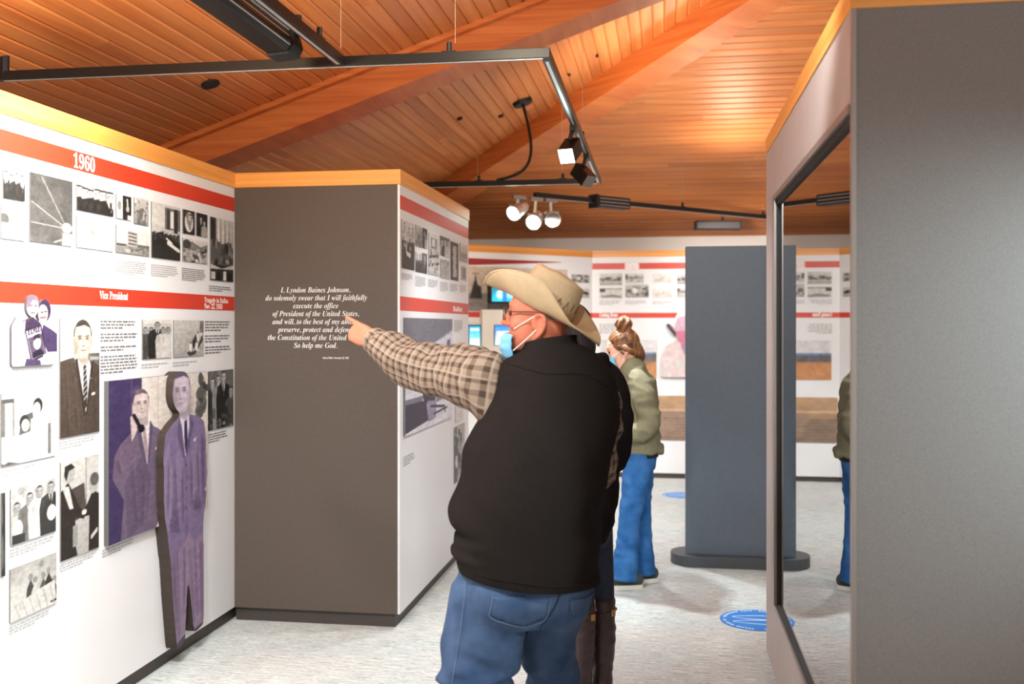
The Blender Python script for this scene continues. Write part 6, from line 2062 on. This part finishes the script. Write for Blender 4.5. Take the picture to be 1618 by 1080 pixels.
# ------------------------------------------------------------------ the woman with the bun
WD = 6.14; wo = empty('person', frame_at(1000, WD), YAW)
tag(wo, 'woman with hair bun, khaki jacket and flared jeans, looking down', 'person')
hm3 = head_mtx(Vector((-0.052, 0.02, 1.448)), math.radians(82), math.radians(-16), 0, 0.96)
rings_form.seg = 26
forms = [f.move(hm3) for f in head_forms(jaw=0.92)]
forms += [limb([(-0.04, 0.02, 1.42), (-0.012, 0.02, 1.34), (0.01, 0.02, 1.26)], [0.050, 0.052, 0.07], up=(0, 1, 0)),
          stack([(1.34, 0.02, 0.02, 0.07, 0.08), (1.27, 0.03, 0.02, 0.09, 0.14), (1.12, 0.05, 0.02, 0.10, 0.14), (0.98, 0.05, 0.02, 0.09, 0.12), (0.85, 0.04, 0.02, 0.10, 0.14), (0.74, 0.04, 0.02, 0.10, 0.14)]),
          limb([(0.03, -0.05, 0.80), (-0.01, -0.06, 0.46), (-0.035, -0.05, 0.08)], [0.085, 0.056, 0.042], up=(0, 1, 0)), limb([(0.05, 0.08, 0.80), (0.06, 0.09, 0.46), (0.075, 0.10, 0.08)], [0.085, 0.056, 0.042], up=(0, 1, 0)),
          limb([(-0.03, -0.05, 0.06), (-0.09, -0.06, 0.045), (-0.16, -0.065, 0.035)], [0.036, 0.035, 0.025], up=(0, 0, 1)), limb([(0.08, 0.10, 0.06), (0.03, 0.10, 0.045), (-0.04, 0.10, 0.035)], [0.036, 0.035, 0.025], up=(0, 0, 1)),
          limb([(0.03, -0.15, 1.25), (0.075, -0.17, 1.02), (-0.08, -0.12, 0.97), (-0.13, -0.09, 0.98)], [0.046, 0.036, 0.027, 0.024], up=(0, 1, 0)), limb([(0.03, 0.18, 1.25), (0.06, 0.20, 1.02), (-0.08, 0.14, 0.97), (-0.13, 0.11, 0.98)], [0.046, 0.036, 0.027, 0.024], up=(0, 1, 0))]
forms += hand_forms(Vector((-0.13, -0.09, 0.98)), (-0.9, 0.35, 0.1), (0, -0.6, 0.8), (0, 0.3, 1), ((30, 40, 25),) * 4, 0.9)
forms += hand_forms(Vector((-0.13, 0.11, 0.98)), (-0.9, -0.35, 0.1), (0, 0.6, 0.8), (0, -0.3, 1), ((30, 40, 25),) * 4, 0.9)
bd = fuse(forms, 0.0062, 4); tuck(bd, lambda p: p[2] < 1.33 and p[0] > -0.10, 0.022); link('body', bd, SK2, wo, True)
forms = [stack([(0.825, 0.055, 0.02, 0.118, 0.17), (0.90, 0.055, 0.02, 0.116, 0.165), (1.0, 0.055, 0.02, 0.108, 0.155), (1.12, 0.052, 0.02, 0.110, 0.165), (1.24, 0.035, 0.02, 0.112, 0.165), (1.32, 0.012, 0.02, 0.085, 0.13), (1.37, 0.0, 0.02, 0.062, 0.085), (1.405, -0.01, 0.02, 0.056, 0.066)]),
         limb([(0.02, -0.11, 1.27), (0.04, -0.165, 1.18), (0.085, -0.175, 1.04), (0.02, -0.165, 0.96), (-0.075, -0.125, 0.97)], [0.066, 0.066, 0.060, 0.056, 0.046], up=(0, 1, 0)),
         limb([(0.02, 0.15, 1.27), (0.04, 0.19, 1.18), (0.06, 0.2, 1.04), (0.0, 0.18, 0.97), (-0.075, 0.145, 0.97)], [0.066, 0.064, 0.058, 0.054, 0.046], up=(0, 1, 0)),
         limb([(0.15, -0.06, 0.84), (0.165, 0.02, 0.85), (0.15, 0.10, 0.84)], [0.03, 0.032, 0.03])]
jk = fuse(forms, 0.0085, 3)
push(jk, lambda p, n: 0.010 * nz(p, (8, 8, 11), 6.0) + 0.010 * (ridge(p, (5, 6, 16), 3.0) - 0.4) + 0.004 * ridge((p[0] + p[2] * 0.6, p[1], p[2]), (14, 8, 20), 7.0))
link('jacket', jk, OLIVE, wo, True)
form_obj('shirt_hem', stack([(0.80, 0.055, 0.02, 0.104, 0.15), (0.86, 0.055, 0.02, 0.108, 0.155)], per=2), M['blackmatte'], wo)
rings_form.seg = 26
forms = [stack([(0.90, 0.045, 0.02, 0.098, 0.15), (0.80, 0.045, 0.02, 0.100, 0.155), (0.72, 0.04, 0.02, 0.096, 0.15)]),
         limb([(0.028, -0.05, 0.78), (0.005, -0.055, 0.62), (-0.020, -0.055, 0.46), (-0.042, -0.05, 0.26), (-0.060, -0.05, 0.055)], [(0.098, 0.085), (0.082, 0.08), (0.068, 0.066), (0.072, 0.075), (0.088, 0.09)], up=(0, 1, 0), cap='flat'),
         limb([(0.055, 0.08, 0.78), (0.058, 0.085, 0.62), (0.062, 0.09, 0.46), (0.072, 0.095, 0.26), (0.080, 0.10, 0.055)], [(0.09, 0.085), (0.078, 0.08), (0.062, 0.064), (0.064, 0.07), (0.076, 0.085)], up=(0, 1, 0), cap='flat')]
jm = fuse(forms, 0.0085, 3); push(jm, lambda p, n: 0.006 * nz(p, (9, 9, 5), 2.0) + 0.006 * (ridge(p, (5, 5, 16), 5.5) - 0.4))
link('jeans', jm, DENIM2, wo, True)
sn = mat('dark_canvas', (60, 62, 56), 0.8, 0.15, 60); rub = mat('rubber_sole', (226, 222, 210), 0.6)
rings_form.seg = 22
for (x, y) in ((-0.04, -0.055), (0.075, 0.10)):
    u_ = limb([(x + 0.06, y, 0.055), (x - 0.02, y, 0.055), (x - 0.10, y - 0.003, 0.045), (x - 0.155, y - 0.006, 0.034)], [(0.036, 0.042), (0.04, 0.044), (0.042, 0.033), (0.032, 0.022)], up=(0, 0, 1))
    me_ = mesh_from(u_.v, u_.f)
    so_ = link('sneaker', me_, sn, wo, True)
    pts = [(x - 0.05 + 0.145 * math.cos(a), y + (0.046 - 0.006 * math.cos(a)) * math.sin(a)) for a in np.linspace(0, 2 * PI, 33)[:-1]]
    prism('sole', pts, 0.0, 0.026, rub, so_)
    for k in range(4): bar('lace', (x - 0.03 - k * .022, y - 0.025, 0.093 - k * .006), (x - 0.03 - k * .022, y + 0.025, 0.093 - k * .006), 0.006, 0.003, rub, so_)
rings_form.seg = 28
hforms = [ball((0, -0.012, 0.050), (0.084, 0.102, 0.094), n=28), limb([(0, -0.06, 0.02), (0, -0.085, -0.05), (0.0, -0.075, -0.10)], [(0.066, 0.05), (0.05, 0.04), (0.025, 0.02)], up=(0, 1, 0)), limb([(0.075, 0.02, 0.03), (0.08, -0.03, -0.0), (0.05, -0.08, -0.04)], [0.014, 0.018, 0.02]), limb([(-0.075, 0.02, 0.03), (-0.08, -0.03, -0.0), (-0.05, -0.08, -0.04)], [0.014, 0.018, 0.02])]
hh = fuse(hforms, 0.006, 2)
for v in hh.vertices:
    lim_ = 0.062 + 0.3 * (v.co.z - 0.07)
    if v.co.y > lim_: v.co.y = lim_ + (v.co.y - lim_) * 0.1
push(hh, lambda p, n: 0.004 * ridge((math.atan2(p[0], p[2] - 0.02), p[1], 0), (9, 6, 1), 2.0))
for v in hh.vertices: v.co = hm3 @ v.co
ho = link('hair', hh, HAIRB, wo, True)
bc = Vector((0, -0.045, 0.166)); bf = [ball(bc, (0.054, 0.054, 0.046), n=28), limb([(0, -0.035, 0.11), (0, -0.04, 0.15)], [0.05, 0.045], up=(0, 1, 0))]
bn = fuse(bf, 0.004, 3)
push(bn, lambda p, n: 0.006 * math.sin(5 * math.atan2(p[0] - bc.x, p[1] - bc.y) + 120 * (p[2] - bc.z)) + 0.006 * nz(p, (30, 30, 30), 4.0) + 0.003 * nz(p, (90, 90, 40), 1.0))
for v in bn.vertices: v.co = hm3 @ v.co
link('bun', bn, HAIRB, ho, True)
mo = form_obj('face_mask', mask_form(-0.115, -0.008, 64).move(hm3), MASKM, wo, solid=0.003)
rings_form.seg = 6
for s in (-1, 1):
    for za, zb_ in ((-0.014, 0.02), (-0.10, -0.022)):
        form_obj('ear_loop', limb([(s * 0.062, 0.068, za), (s * 0.074, 0.03, za * .6 + zb_ * .4), (s * 0.085, -0.004, zb_)], [0.0016] * 3).move(hm3), MASKW, mo)
for s in (-1, 1): link('eye', mesh_from(*(lambda b: (b.v, b.f))(ball((s * 0.031, 0.0885, 0.016), 0.0115, n=12).move(hm3))), EYEM, wo, True)

bpy.data.scenes.remove(bench)
